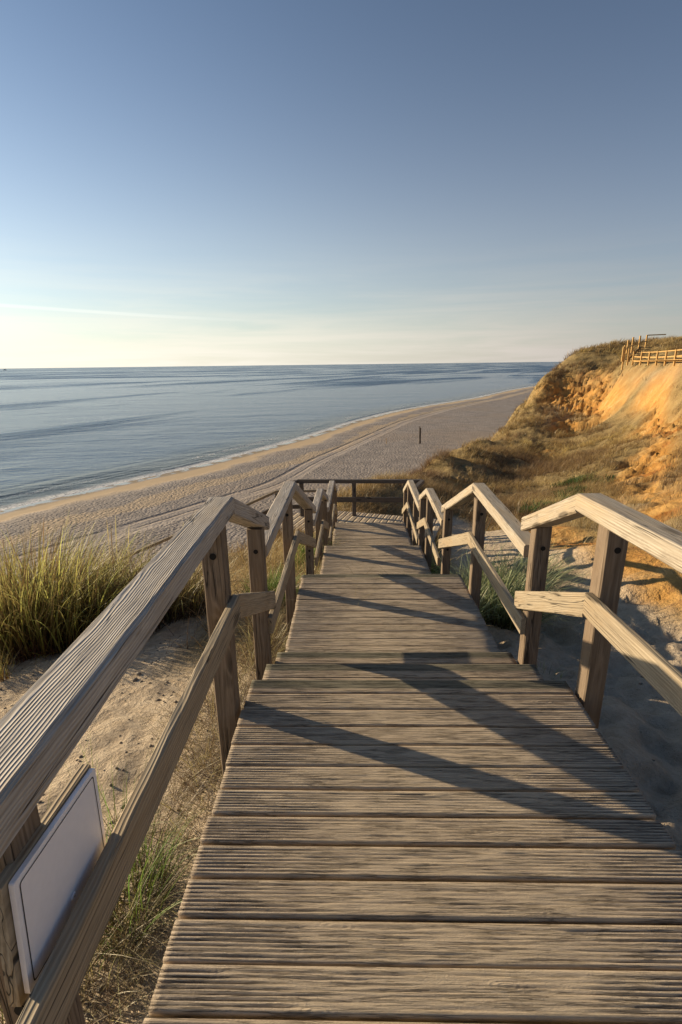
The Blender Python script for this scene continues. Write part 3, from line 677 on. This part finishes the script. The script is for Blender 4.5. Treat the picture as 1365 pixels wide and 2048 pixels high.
# ------------------------------------------------------------------ sign on the left railing
M['sign']=plain('white_sign_panel',(.88,.86,.88),.35,.5,.04,60); M['black']=plain('black_line_paint',(.015,.015,.02),.5)
M['steel']=plain('screw_steel',(.45,.44,.42),.4,.5,.2,200,.8)
def sign():
    X=-.585
    c=[np.array(p) for p in ((X,.635,.750),(X,.914,.733),(X,.904,.478),(X,.611,.515))]   # TL TR BR BL
    t=empty('blank_sign',(X-.02,.77,.60),'blank white board with thin black border fixed on the left railing post','sign')
    def quadslab(name,pts,x1,x2,mat,r=.006,seg=4):
        ctr=sum(pts)/4; P=[]
        for i in range(4):
            a=pts[i]; pr=pts[i-1]; nx=pts[(i+1)%4]
            d1=(pr-a)/np.linalg.norm(pr-a); d2=(nx-a)/np.linalg.norm(nx-a)
            for k in range(seg+1):
                s=k/seg; q=(a+d1*r)*(1-s)**2+a*2*s*(1-s)+(a+d2*r)*s*s; P.append(q)
        n=len(P); V=[(x1,p[1],p[2]) for p in P]+[(x2,p[1],p[2]) for p in P]
        F=[tuple(range(n)),tuple(range(2*n-1,n-1,-1))]+[(i,(i+1)%n,n+(i+1)%n,n+i) for i in range(n)]
        W=[(v[1]+3,v[0],v[2]*.3) for v in V]
        mb=MB(); mb.add(V,F,wc=np.array(W)); o=mb.build(name,mat,t); fixnormals(o); return o
    quadslab('panel',c,X,X-.010,M['sign'])
    back=[p+np.array((0,dy,dz)) for p,(dy,dz) in zip(c,((-.012,.004),(.006,.004),(.002,-.012),(-.012,-.012)))]
    quadslab('backing_board',back,X-.0125,X-.034,M['mid'],r=.003)
    # border line: ring 1 mm proud
    ctr=sum(c)/4
    def inset(d):
        out=[]
        for i in range(4):
            a=c[i]; d1=(c[i-1]-a)/np.linalg.norm(c[i-1]-a); d2=(c[(i+1)%4]-a)/np.linalg.norm(c[(i+1)%4]-a)
            out.append(a+(d1+d2)*d)
        return out
    def rounded(pts,r,seg=5):
        P=[]
        for i in range(4):
            a=pts[i]; d1=(pts[i-1]-a)/np.linalg.norm(pts[i-1]-a); d2=(pts[(i+1)%4]-a)/np.linalg.norm(pts[(i+1)%4]-a)
            for k in range(seg+1):
                s=k/seg; P.append((a+d1*r)*(1-s)**2+a*2*s*(1-s)+(a+d2*r)*s*s)
        return P
    A=rounded(inset(.0115),.009); B=rounded(inset(.0140),.0075); n=len(A)
    V=[(X+.0008,p[1],p[2]) for p in A+B]; F=[(i,(i+1)%n,n+(i+1)%n,n+i) for i in range(n)]
    mb=MB(); mb.add(V,F); mb.build('border_line',M['black'],t)
    # screw cap
    cy,cz=.765,.545
    V=[(X+.003,cy,cz)];F=[]
    for k in range(20):
        a=2*math.pi*k/20; V.append((X+.003,cy+.0065*math.cos(a),cz+.0065*math.sin(a))); 
    for k in range(20):
        a=2*math.pi*k/20; V.append((X+.0003,cy+.0078*math.cos(a),cz+.0078*math.sin(a)))
    for k in range(20): F.append((0,1+k,1+(k+1)%20)); F.append((1+k,21+k,21+(k+1)%20,1+(k+1)%20))
    mb=MB(); mb.add(V,F); o=mb.build('screw_cap',M['sign'],t); fixnormals(o)
    V=[(X+.0036,cy+.002*math.cos(a),cz+.002*math.sin(a)) for a in np.linspace(0,2*math.pi,12,endpoint=False)]
    mb=MB(); mb.add(V,[tuple(range(12))]); mb.build('screw_head',M['steel'],t)
sign()
# bolt heads on posts
# (dark countersunk holes seen on the left posts)
M['hole']=plain('dark_bolt_hole',(.012,.010,.008),.9)
def bolts():
    for o in [o for o in bpy.data.objects if o.name.startswith('post')]:
        co=np.array([v.co[:] for v in o.data.vertices]); lo=co.min(0); hi=co.max(0)
        pw=np.array(parent_world(o.parent)); 
        if pw[1]>7 : continue
        cx=(lo[0]+hi[0])/2; y=lo[1]-.0015
        for dz in (.12,.52):
            z=hi[2]-dz-rng.uniform(0,.03); V=[];r=.015
            V=[(cx+.004+r*math.cos(a),y,z+r*math.sin(a)) for a in np.linspace(0,2*math.pi,14,endpoint=False)]
            V2=[(a,b+.002,c) for a,b,c in V]; n=14
            me=bpy.data.meshes.new('bolt_head'); me.from_pydata(V+V2,[],[tuple(range(n))]+[(i,(i+1)%n,n+(i+1)%n,n+i) for i in range(n)]); me.materials.append(M['hole'])
            b=bpy.data.objects.new('bolt_head',me); link(b,o)
bolts()

# ------------------------------------------------------------------ grass
def grass_mat(name, lo, mid, hi, transl=.45, hv=(.465,.07)):
    m,nt=newmat(name); g=N(nt)
    hh=g.attr('hh').outputs['Fac']; rr=g.attr('rr').outputs['Fac']
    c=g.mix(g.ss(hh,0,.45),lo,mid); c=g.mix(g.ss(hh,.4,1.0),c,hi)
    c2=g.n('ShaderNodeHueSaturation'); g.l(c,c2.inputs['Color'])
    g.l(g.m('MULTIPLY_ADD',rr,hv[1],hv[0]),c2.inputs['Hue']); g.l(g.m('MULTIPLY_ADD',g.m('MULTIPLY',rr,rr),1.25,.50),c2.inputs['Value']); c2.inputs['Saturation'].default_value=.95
    d=g.n('ShaderNodeBsdfDiffuse'); g.l(c2.outputs[0],d.inputs[0]); tr=g.n('ShaderNodeBsdfTranslucent'); g.l(c2.outputs[0],tr.inputs[0])
    gl=g.n('ShaderNodeBsdfGlossy'); gl.inputs['Roughness'].default_value=.45; gl.inputs[0].default_value=(.6,.6,.55,1)
    mx=g.n('ShaderNodeMixShader'); mx.inputs[0].default_value=transl; g.l(d.outputs[0],mx.inputs[1]); g.l(tr.outputs[0],mx.inputs[2])
    m2=g.n('ShaderNodeMixShader'); m2.inputs[0].default_value=.06; g.l(mx.outputs[0],m2.inputs[1]); g.l(gl.outputs[0],m2.inputs[2])
    g.out(m2.outputs[0]); return m
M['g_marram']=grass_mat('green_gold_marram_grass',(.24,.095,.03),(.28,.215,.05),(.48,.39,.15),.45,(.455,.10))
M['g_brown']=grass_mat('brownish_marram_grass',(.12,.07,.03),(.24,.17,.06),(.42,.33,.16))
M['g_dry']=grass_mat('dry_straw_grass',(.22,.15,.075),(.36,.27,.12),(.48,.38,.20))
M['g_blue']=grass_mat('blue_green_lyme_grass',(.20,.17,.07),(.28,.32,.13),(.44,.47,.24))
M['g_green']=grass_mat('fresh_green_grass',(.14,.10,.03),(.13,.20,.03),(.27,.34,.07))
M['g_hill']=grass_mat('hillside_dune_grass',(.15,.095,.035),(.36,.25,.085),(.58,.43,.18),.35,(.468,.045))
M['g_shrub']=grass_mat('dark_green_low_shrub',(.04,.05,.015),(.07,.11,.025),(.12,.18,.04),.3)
def blades(base, h, az, lean, curl, width, seg, wind=(.25,-.05)):
    """base (n,3); returns V,faces,hh,rr"""
    n=len(base); t=np.linspace(0,1,seg+1)
    dx=np.cos(az)[:,None]; dy=np.sin(az)[:,None]
    out=lean[:,None]*t+curl[:,None]*t**2.3
    px=base[:,0,None]+h[:,None]*(dx*out+wind[0]*.5*t**2); py=base[:,1,None]+h[:,None]*(dy*out+wind[1]*.5*t**2)
    pz=base[:,2,None]+h[:,None]*(t-.42*np.abs(curl)[:,None]*t**2.6)
    ww=width[:,None]*(1-t**2.2*.92)*.5
    sa=az+math.pi/2+rng.uniform(-.9,.9,n)
    sx=np.cos(sa)[:,None]*ww; sy=np.sin(sa)[:,None]*ww
    Lf=np.stack([px-sx,py-sy,pz],-1); Rt=np.stack([px+sx,py+sy,pz],-1)
    V=np.stack([Lf,Rt],2).reshape(n*(seg+1)*2,3)
    b=(np.arange(n)*(seg+1)*2)[:,None]+np.arange(seg)[None]*2
    F=np.stack([b,b+1,b+3,b+2],-1).reshape(-1,4)
    hh=np.repeat(np.repeat(t[None],n,0).ravel(),2); rr=np.repeat(rng.uniform(0,1,n),(seg+1)*2)
    return V,F,hh,rr
def tuft(x,y,label,mat,n=400,r=.25,h=(.4,.7),lean=.35,curl=.5,width=.005,seg=6,group=None,cat='grass',ry=None,name='grass_tuft',wind=(.25,-.05),heads=0,z=None,dead=0,hf=(1.1,1.45)):
    ry=ry or r
    a=rng.uniform(0,2*math.pi,n); q=np.sqrt(rng.uniform(0,1,n))
    bx=x+r*q*np.cos(a); by=y+ry*q*np.sin(a); bz=Hd(bx,by)-.03
    if z is not None: bz=np.full(n,z)
    hs=rng.uniform(h[0],h[1],n)*(1-.35*q**2)
    az=a+rng.normal(0,.8,n)
    V,F,hh,rr=blades(np.stack([bx,by,bz],1),hs,az,rng.uniform(.02,lean,n)*(.3+q),rng.uniform(0,curl,n),rng.uniform(.6,1.3,n)*width,seg,wind)
    Vs=[V];Fs=[F];Hs=[hh];Rs=[rr]; nn=len(V)
    if dead:
        k=dead; a=rng.uniform(0,2*math.pi,k); q=np.sqrt(rng.uniform(0,1,k)); bx=x+r*1.1*q*np.cos(a); by=y+ry*1.1*q*np.sin(a); bz=Hd(bx,by)
        V,F,hh,rr=blades(np.stack([bx,by,bz],1),rng.uniform(.12,.35,k),rng.uniform(0,6.28,k),rng.uniform(.6,1.3,k),rng.uniform(.2,1.2,k),np.full(k,width*.8),4)
        Vs.append(V);Fs.append(F+nn);Hs.append(hh*0+.05);Rs.append(rr);nn+=len(V)
    if heads:
        k=heads; a=rng.uniform(0,2*math.pi,k); bx=x+r*.5*np.cos(a); by=y+ry*.5*np.sin(a); bz=Hd(bx,by)
        if z is not None: bz=np.full(k,z)
        V,F,hh,rr=blades(np.stack([bx,by,bz],1),rng.uniform(h[1]*hf[0],h[1]*hf[1],k),a,rng.uniform(0,.12,k),rng.uniform(0,.12,k),np.full(k,width*1.3),8,wind)
        w=np.where(hh>.8,2.2,.8); c=(V.reshape(k,9,2,3)).mean(2,keepdims=True); V=(c+(V.reshape(k,9,2,3)-c)*w.reshape(k,9,2,1)).reshape(-1,3)
        Vs.append(V);Fs.append(F+nn);Hs.append(hh*0+.9);Rs.append(rr)
    V=np.concatenate(Vs); base=np.array((x,y,float(np.min(V[:,2]))+.02))
    o=mesh_np(name,V-base,[np.concatenate(Fs)],mat,dict(hh=np.concatenate(Hs),rr=np.concatenate(Rs)))
    o.location=base; tag(o,label,cat,group); return o
G='tall grass tufts near the walkway'
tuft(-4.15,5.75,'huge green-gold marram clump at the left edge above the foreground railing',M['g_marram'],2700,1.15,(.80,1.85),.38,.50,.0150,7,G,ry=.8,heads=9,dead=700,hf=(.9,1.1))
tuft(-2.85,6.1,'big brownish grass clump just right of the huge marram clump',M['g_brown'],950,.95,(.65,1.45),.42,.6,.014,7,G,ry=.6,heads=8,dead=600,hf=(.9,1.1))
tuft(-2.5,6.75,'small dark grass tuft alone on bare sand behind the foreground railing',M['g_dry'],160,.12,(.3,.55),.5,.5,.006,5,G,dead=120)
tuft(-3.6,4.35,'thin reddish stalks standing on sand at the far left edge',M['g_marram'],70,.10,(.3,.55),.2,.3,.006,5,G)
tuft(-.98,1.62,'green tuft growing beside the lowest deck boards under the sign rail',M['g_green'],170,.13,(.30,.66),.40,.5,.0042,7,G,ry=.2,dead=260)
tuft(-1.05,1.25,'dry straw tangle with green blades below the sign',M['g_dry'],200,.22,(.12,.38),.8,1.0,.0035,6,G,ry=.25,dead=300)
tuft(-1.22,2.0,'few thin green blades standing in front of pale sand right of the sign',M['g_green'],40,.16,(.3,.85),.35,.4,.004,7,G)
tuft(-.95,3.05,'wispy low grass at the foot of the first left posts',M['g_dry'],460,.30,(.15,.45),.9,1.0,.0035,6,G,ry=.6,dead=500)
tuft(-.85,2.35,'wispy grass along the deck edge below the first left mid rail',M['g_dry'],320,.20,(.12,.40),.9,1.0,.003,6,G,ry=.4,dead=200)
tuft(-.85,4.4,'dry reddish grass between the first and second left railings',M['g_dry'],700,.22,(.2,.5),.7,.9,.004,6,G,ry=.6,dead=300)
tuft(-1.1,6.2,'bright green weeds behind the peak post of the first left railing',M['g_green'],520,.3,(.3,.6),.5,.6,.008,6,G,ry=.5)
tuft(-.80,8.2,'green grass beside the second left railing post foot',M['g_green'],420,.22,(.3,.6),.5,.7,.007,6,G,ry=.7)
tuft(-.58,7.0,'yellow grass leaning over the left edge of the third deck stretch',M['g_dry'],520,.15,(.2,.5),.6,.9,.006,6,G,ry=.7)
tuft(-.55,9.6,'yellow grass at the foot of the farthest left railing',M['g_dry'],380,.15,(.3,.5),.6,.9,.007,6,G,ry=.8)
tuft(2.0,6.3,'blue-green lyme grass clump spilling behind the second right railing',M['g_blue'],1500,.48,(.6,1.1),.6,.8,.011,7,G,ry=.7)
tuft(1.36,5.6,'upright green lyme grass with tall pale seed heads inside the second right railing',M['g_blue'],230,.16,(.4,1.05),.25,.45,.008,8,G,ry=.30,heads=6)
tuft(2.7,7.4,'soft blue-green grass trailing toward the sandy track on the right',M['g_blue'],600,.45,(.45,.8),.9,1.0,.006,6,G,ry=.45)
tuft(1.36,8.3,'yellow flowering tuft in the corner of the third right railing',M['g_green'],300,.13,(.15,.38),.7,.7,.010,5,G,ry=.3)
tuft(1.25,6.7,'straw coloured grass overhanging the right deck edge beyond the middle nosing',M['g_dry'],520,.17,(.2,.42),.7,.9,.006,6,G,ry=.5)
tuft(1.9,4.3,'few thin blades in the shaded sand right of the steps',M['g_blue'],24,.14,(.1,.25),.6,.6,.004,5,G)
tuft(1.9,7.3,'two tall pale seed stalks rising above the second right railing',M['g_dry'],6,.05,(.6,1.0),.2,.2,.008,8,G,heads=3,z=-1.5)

def straws(label,pts,n,mat,up=.05):
    Vs=[];Fs=[];Hs=[];Rs=[];n0=0
    b=np.array([pts[int(rng.integers(len(pts)))] for _ in range(n)])+rng.normal(0,1,(n,3))*np.array([.05,.02,0])
    V,F,hh,rr=blades(b,rng.uniform(.08,.26,n),rng.uniform(0,6.28,n),rng.uniform(.5,1.3,n),rng.uniform(.3,1.1,n),np.full(n,.0045),5)
    V[:,2]=np.repeat(b[:,2],12)+(V[:,2]-np.repeat(b[:,2],12))*.3+.003
    base=b[0].copy(); o=mesh_np('dry_straws',V-base,[F],mat,dict(hh=hh*0+.9,rr=rr)); o.location=base; tag(o,label,'straw','loose straws on the boards')
tuft(-1.28,1.38,'tall sparse green stalks rising between the sign and its lower rail',M['g_green'],80,.22,(.55,1.05),.3,.35,.0042,8,G)
straws('pale straws curling up over the dark green nosing in the middle of the walk',[(.12,4.95,-.56),(.2,4.97,-.56),(.42,4.95,-.56),(.62,4.96,-.56)],16,M['g_dry'])
straws('few green-yellow blades lying on the second stretch of deck',[(-.35,4.3,-.535),(.1,4.35,-.535),(.55,4.1,-.535)],5,M['g_dry'])
def hill_grass():
    def frustum(x,y): return (x>-.82*y-3)&(x<.80*y+3)
    chunks=[]
    # (ymin,ymax,xmin,xmax,density per m2, blades, height, width, seg)
    Vs=[];Fs=[];Hs=[];Rs=[];n0=0
    for (y0,y1,x0,x1,den,nb,h0,h1,wd) in ((3.9,14,-10,12,24,6,.22,.55,.0075),(14,30,-12,22,22,7,.28,.62,.012),(30,52,-6,36,13,7,.38,.75,.021),(52,78,6,50,7,7,.4,.85,.034),(78,112,14,66,3.2,7,.45,1.0,.05)):
        N_=int((y1-y0)*(x1-x0)*den); x=rng.uniform(x0,x1,N_); y=rng.uniform(y0,y1,N_)
        k=frustum(x,y); x=x[k];y=y[k]
        z=Hd(x,y); org,drk,sp=zone(x,y); pm,r,l=path_mask(x,y)
        dens=np.clip(1-pm*1.2,0,1)*(1-.94*org)*(1-.6*sp)
        dens*=sstep(-15.9,-14.6,z)
        dens*=.10+.90*sstep(.36,.56,fbm(x*.45,y*.45,4,71))
        dens*=~((x>-.75)&(x<1.35)&(y<13.1))
        dens*=np.where((y<9)&(x<-4),.35,1)*np.where((y<6.5)&(x>1.2),.1,1)
        keep=rng.uniform(0,1,len(x))<dens
        keep&=~((np.abs(x-np.interp(y,[41,62],[28.2,32.2]))<np.where(x<np.interp(y,[41,62],[28.2,32.2]),4.5,2.4))&(y>40)&(y<63)&(rng.uniform(0,1,len(x))<.95))
        x=x[keep];y=y[keep];z=z[keep]; m=len(x)
        # patch-wise height
        ph=.35+1.3*fbm(x*.35+9,y*.35,4,73)
        X=np.repeat(x,nb)+rng.normal(0,.10+wd*2,m*nb); Y=np.repeat(y,nb)+rng.normal(0,.10+wd*2,m*nb); Z=np.repeat(z,nb)-.04
        hs=rng.uniform(h0,h1,m*nb)*np.repeat(ph,nb); az=rng.uniform(0,2*math.pi,m*nb)
        V,F,hh,rr=blades(np.stack([X,Y,Z],1),hs,az,rng.uniform(.05,.55,m*nb),rng.uniform(.1,.9,m*nb),np.full(m*nb,wd),3,(.35,-.1))
        tone=np.repeat(np.clip(.5+1.3*(fbm(x*.22,y*.22,3,75)-.5)+rng.normal(0,.13,m),0,1),nb*8)
        Vs.append(V);Fs.append(F+n0);Hs.append(hh);Rs.append(tone);n0+=len(V)
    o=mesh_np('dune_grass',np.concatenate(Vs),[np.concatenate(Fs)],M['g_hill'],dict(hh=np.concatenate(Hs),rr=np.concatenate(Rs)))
    tag(o,'straw coloured dune grass covering the hillside and slopes','dune grass',None,'stuff')
    # dark green creeping shrub patches
    Vs=[];Fs=[];Hs=[];Rs=[];n0=0
    N_=60000; x=rng.uniform(6,28,N_); y=rng.uniform(18,66,N_)
    d=polymask(x,y,DARK,.9); k=(rng.uniform(0,1,N_)<d*1.0*sstep(.40,.52,fbm(x*.8,y*.8,3,81))); x=x[k];y=y[k]; z=Hd(x,y)
    nb=8;m=len(x)
    X=np.repeat(x,nb)+rng.normal(0,.1,m*nb);Y=np.repeat(y,nb)+rng.normal(0,.1,m*nb);Z=np.repeat(z,nb)
    V,F,hh,rr=blades(np.stack([X,Y,Z],1),rng.uniform(.2,.4,m*nb),rng.uniform(0,6.28,m*nb),rng.uniform(.1,.9,m*nb),rng.uniform(0,.5,m*nb),np.full(m*nb,.05),2)
    o=mesh_np('creeping_shrub',V,[F],M['g_shrub'],dict(hh=hh,rr=rr)); tag(o,'dark green creeping shrubs in patches on the slope','ground cover',None,'stuff')
hill_grass()

def pebbles():
    n=900; x=np.r_[rng.uniform(-4.6,-.7,n),rng.uniform(1.4,4.2,60)]; y=np.r_[rng.uniform(.6,6.4,n),rng.uniform(1.2,6,60)]; z=Hd(x,y); n=len(x)
    r=rng.uniform(.004,.014,n)*np.where(rng.uniform(0,1,n)<.08,1.8,1)
    ico=np.array([(0,0,1),(.89,0,.45),(.28,.85,.45),(-.72,.53,.45),(-.72,-.53,.45),(.28,-.85,.45),(.72,.53,-.45),(-.28,.85,-.45),(-.89,0,-.45),(-.28,-.85,-.45),(.72,-.53,-.45),(0,0,-1)])
    fc=np.array([(0,1,2),(0,2,3),(0,3,4),(0,4,5),(0,5,1),(1,6,2),(2,7,3),(3,8,4),(4,9,5),(5,10,1),(6,7,2),(7,8,3),(8,9,4),(9,10,5),(10,6,1),(11,7,6),(11,8,7),(11,9,8),(11,10,9),(11,6,10)])
    sc=r[:,None,None]*(ico[None]*rng.uniform(.6,1.3,(n,12,1)))*np.array((1.2,1,.7)); V=np.stack([x,y,z+r*.25],1)[:,None]+sc
    o=mesh_np('pebbles',V.reshape(-1,3),[(fc[None]+12*np.arange(n)[:,None,None]).reshape(-1,3)],plain('pebble_stone',(.30,.25,.19),.8,.3,.5,9),smooth=True)
    tag(o,'small pebbles and crumbs scattered over the bare sand','pebbles',None,'stuff')
pebbles()
# ------------------------------------------------------------------ far boardwalk on the cliff
def far_walk():
    t=empty('cliff_boardwalk',(34,60,1.3),'golden sunlit fenced boardwalk on top of the far cliff','boardwalk')
    Y=60.
    ab0=globals()['abeam']
    K=1.0
    def S3(p): return (p[0]*K,p[1]*K,1.6+(p[2]-1.6)*K)
    def abeam(name,a,b,*r,**k): return ab0(name,S3(a),S3(b),*r,**k)
    P=[(31.914, 60.0, 2.589), (31.825, 58.2, 2.523), (31.452, 56.0, 2.483), (30.778, 53.4, 2.47), (29.936, 50.5, 2.485), (28.98, 47.5, 2.499), (28.079, 44.5, 2.518), (27.2, 41.5, 2.554)]
    z0=[1.58,1.60,1.60,1.60,1.60,1.61,1.62,1.63]
    gp=[(p[0],p[1]) for p in P]
    for (x,y,z) in P: 
        abeam('post',(x,y,z+.02),(x+.001,y,1.1),.14,.14,M['gold'],t,ch=.01)
    for a,b in zip(P[1:-1],P[2:]): abeam('handrail',(a[0],a[1]-.03,a[2]),(b[0],b[1]-.03,b[2]),.14,.10,M['gold'],t)
    for i in range(len(P)-1):
        a,b=P[i],P[i+1]
        abeam('mid_rail',(a[0],a[1]-.08,a[2]-.50),(b[0],b[1]-.08,b[2]-.50),.05,.13,M['gold'],t)
        abeam('deck_edge',(a[0],a[1]-.02,z0[i]+.06),(b[0],b[1]-.02,z0[i+1]+.06),.06,.20,M['gold'],t)
    mb=MB()
    for i in range(len(P)-1):
        a,b=P[i],P[i+1]; n=8
        for k in range(n):
            s=(k+.08)/n; e=(k+.92)/n
            p=lambda q,dy,dz:(a[0]+(b[0]-a[0])*q,a[1]+(b[1]-a[1])*q+dy,z0[i]+(z0[i+1]-z0[i])*q+.05+dz)
            V=[p(s,.02,0),p(e,.02,0),p(e,1.8,0),p(s,1.8,0),p(s,.02,-.05),p(e,.02,-.05),p(e,1.8,-.05),p(s,1.8,-.05)]
            V=[S3(v) for v in V]; mb.add(V,[(0,1,2,3),(7,6,5,4),(0,4,5,1),(1,5,6,2),(2,6,7,3),(3,7,4,0)],wc=np.array(V)*.5)
    mb.build('deck_planks',M['gold'],t)
    # stair climbing behind to the right, with tall posts
    t=empty('cliff_stairs',(31,62,1.4),'wooden stairs with tall posts beside the golden cliff boardwalk','stairs')
    for (x,y,zt,zb) in ((31.0,60.6,3.16,2.0),(31.3,60.9,3.30,1.1),(31.5,60.3,2.95,1.6),(32.4,62.5,3.90,2.9),(33.2,63,4.25,3.0),(34.2,63.4,4.42,3.05),(35.3,64,4.52,3.6)):
        abeam('post',(x,y,zt),(x+.001,y,zb-.5),.15,.15,M['gold'],t,ch=.01)
    for a,b in (((31.2,60.8,2.45),(31.9,60.4,2.25)),((32.3,62.5,3.28),(33.3,63.0,3.36)),((33.2,63,3.52),(34.3,63.4,3.55)),((34.2,63.4,3.75),(35.2,63.9,3.85)),((35.3,64,4.55),(37.6,64.3,4.62)),((31.3,60.8,2.8),(32.4,62.5,3.5))):
        abeam('rail',a,b,.06,.12,M['gold'],t)
    for k in range(7):
        x=31.5+k*.36; y=61+k*.28; z=1.75+k*.22
        abeam('tread',(x,y,z),(x+1.3,y-1.0+.5,z),.34,.05,M['far'],t)
    abeam('stringer',(31.5,60.7,1.7),(34.1,62.9,3.3),.06,.28,M['gold'],t)
    for i,(x,y) in enumerate(((27.9,66.5),(27.2,67.5))):
        z=gz(x,y); o=ab0('marker_post',(x,y,z+.9),(x+.001,y,z-.3),.12,.12,M['far'],None,origin=(x,y,z))
        tag(o,['dark stake in the grass left of the cliff stairs','second dark stake, a little farther left on the cliff top'][i],'post','dark stakes on the cliff top')
far_walk()
# ------------------------------------------------------------------ poles on the beach, ship
def pole():
    x,y=15.58,115.3; zb=-16.25
    t=empty('beach_pole',(x,y,zb),'tall dark wooden pole standing alone on the beach','pole')
    for dx,h in ((-.11,4.1),(.11,3.75)):
        S=[((x+dx+.02*math.sin(k),y,zb-.4+(h+.4)*k/6),(1,0,0),(0,1,0),.20,.26) for k in range(7)]
        mb=MB(); beam(mb,S,.2,.26,.04,jitter=.008); o=mb.build('timber',M['far'],t); fixnormals(o)
    x,y=7.93,115.7
    S=[((x,y,-16.5+1.7*k/4),(1,0,0),(0,1,0),.10,.10) for k in range(5)]
    mb=MB(); beam(mb,S,.1,.1,.02); o=mb.build('marker_pole',M['gold'],None,origin=(x,y,-16.25)); fixnormals(o); tag(o,'thin pale marker pole on the beach left of the tall one','pole')
pole()
def ship():
    d=5200; ax=rt; 
    v=fw*1004+rt*(10-682.5)-up*(737-1024); x=v.x/v.y*d; y=d
    t=empty('ship',(x,y,ZS),'tiny ship on the horizon at the far left','ship')
    hull=plain('ship_hull_paint',(.10,.12,.14)); sup=plain('ship_white_paint',(.35,.36,.38))
    V=[(x-15,y-4,ZS-1),(x+14,y-4,ZS-1),(x+14,y+4,ZS-1),(x-15,y+4,ZS-1),(x-18,y-4,ZS+4.5),(x+16,y-4,ZS+4),(x+16,y+4,ZS+4),(x-18,y+4,ZS+4.5)]
    BF=[(3,2,1,0),(4,5,6,7),(0,1,5,4),(1,2,6,5),(2,3,7,6),(3,0,4,7)]
    mb=MB(); mb.add(V,BF); mb.build('hull',hull,t)
    V=[(x-6,y-3,ZS+4.4),(x+6,y-3,ZS+4.2),(x+6,y+3,ZS+4.2),(x-6,y+3,ZS+4.4),(x-4,y-2,ZS+11),(x+4,y-2,ZS+11),(x+4,y+2,ZS+11),(x-4,y+2,ZS+11)]
    mb=MB(); mb.add(V,BF); mb.build('cabin',sup,t)
ship()

# ------------------------------------------------------------------ light and sky
el=RAD(SUN_EL); sd=Vector((-1,SUN_A,0)).normalized()*math.cos(el); sd.z=math.sin(el)
sun=bpy.data.lights.new('sun','SUN'); sun.energy=4.7; sun.angle=RAD(.53); sun.color=(1.0,.80,.53)
so=bpy.data.objects.new('sun',sun); link(so); so.rotation_euler=sd.to_track_quat('Z','Y').to_euler()
W=bpy.data.worlds.new('World'); SC.world=W; W.use_nodes=True; nt=W.node_tree; nt.nodes.clear(); g=N(nt)
sky=g.n('ShaderNodeTexSky',sky_type='NISHITA'); sky.sun_disc=False; sky.sun_elevation=el
sky.sun_rotation=math.atan2(sd.x,sd.y); sky.altitude=20; sky.air_density=1.0; sky.dust_density=.4; sky.ozone_density=3.0
tc=g.n('ShaderNodeTexCoord').outputs['Generated']; sx=g.n('ShaderNodeSeparateXYZ'); g.l(tc,sx.inputs[0])
hs=g.n('ShaderNodeHueSaturation'); gm=g.n('ShaderNodeGamma'); g.l(sky.outputs[0],gm.inputs[0]); gm.inputs[1].default_value=1.3; g.l(gm.outputs[0],hs.inputs['Color']); hs.inputs['Saturation'].default_value=.80
tint=g.n('ShaderNodeMix',data_type='RGBA',blend_type='MULTIPLY'); tint.inputs[0].default_value=1; g.l(hs.outputs[0],tint.inputs[6]); tint.inputs[7].default_value=(.495,.56,.575,1)
z=sx.outputs[2]; side=g.m('ADD',g.m('MULTIPLY',sx.outputs[0],-.92),g.m('MULTIPLY',sx.outputs[1],.39))      # towards the sun
za=g.m('MAXIMUM',z,0.0)
cl=g.noise(g.mapv(tc,(2.2,2.2,34)),1,5,.6,.4)                # thin level streaks of cirrus and haze
hz=g.m('EXPONENT',g.m('MULTIPLY',za,-6.3)); hz=g.m('MULTIPLY',hz,g.m('ADD',.97,g.m('MULTIPLY',g.m('MULTIPLY',g.m('SUBTRACT',g.ss(cl,.3,.7),.5),.42),g.ss(za,.24,.06))))
hz=g.m('MINIMUM',hz,.96)
lum=g.m('MULTIPLY_ADD',side,4.0,5.1)
cream=g.mix(g.ss(side,-.35,.65),(.90,.80,.74),(1.0,.945,.81))
cs=g.n('ShaderNodeVectorMath',operation='SCALE'); g.l(cream,cs.inputs[0]); g.l(lum,cs.inputs['Scale'])
fin=g.mix(hz,tint.outputs[2],cs.outputs[0])
# one thin vapour trail low on the left
tr=g.m('SUBTRACT',z,g.m('MULTIPLY_ADD',sx.outputs[0],-.045,.070)); tr=g.m('ABSOLUTE',g.m('ADD',tr,g.m('MULTIPLY',g.m('SUBTRACT',cl,.5),.002)))
trf=g.m('MULTIPLY',g.ss(tr,.0035,.0012),g.m('MULTIPLY',g.ss(sx.outputs[0],-.10,-.45),.17))
fin=g.mix(trf,fin,(10.5,10.0,9.0))
bg=g.n('ShaderNodeBackground'); bg.inputs[1].default_value=.082
g.l(fin,bg.inputs[0]); wo=g.n('ShaderNodeOutputWorld'); g.l(bg.outputs[0],wo.inputs[0])
SC.view_settings.view_transform='Standard'; SC.view_settings.look='None'; SC.view_settings.gamma=1; SC.view_settings.exposure=EXPO
SC.render.engine='CYCLES'; SC.cycles.max_bounces=6; SC.cycles.use_denoising=True
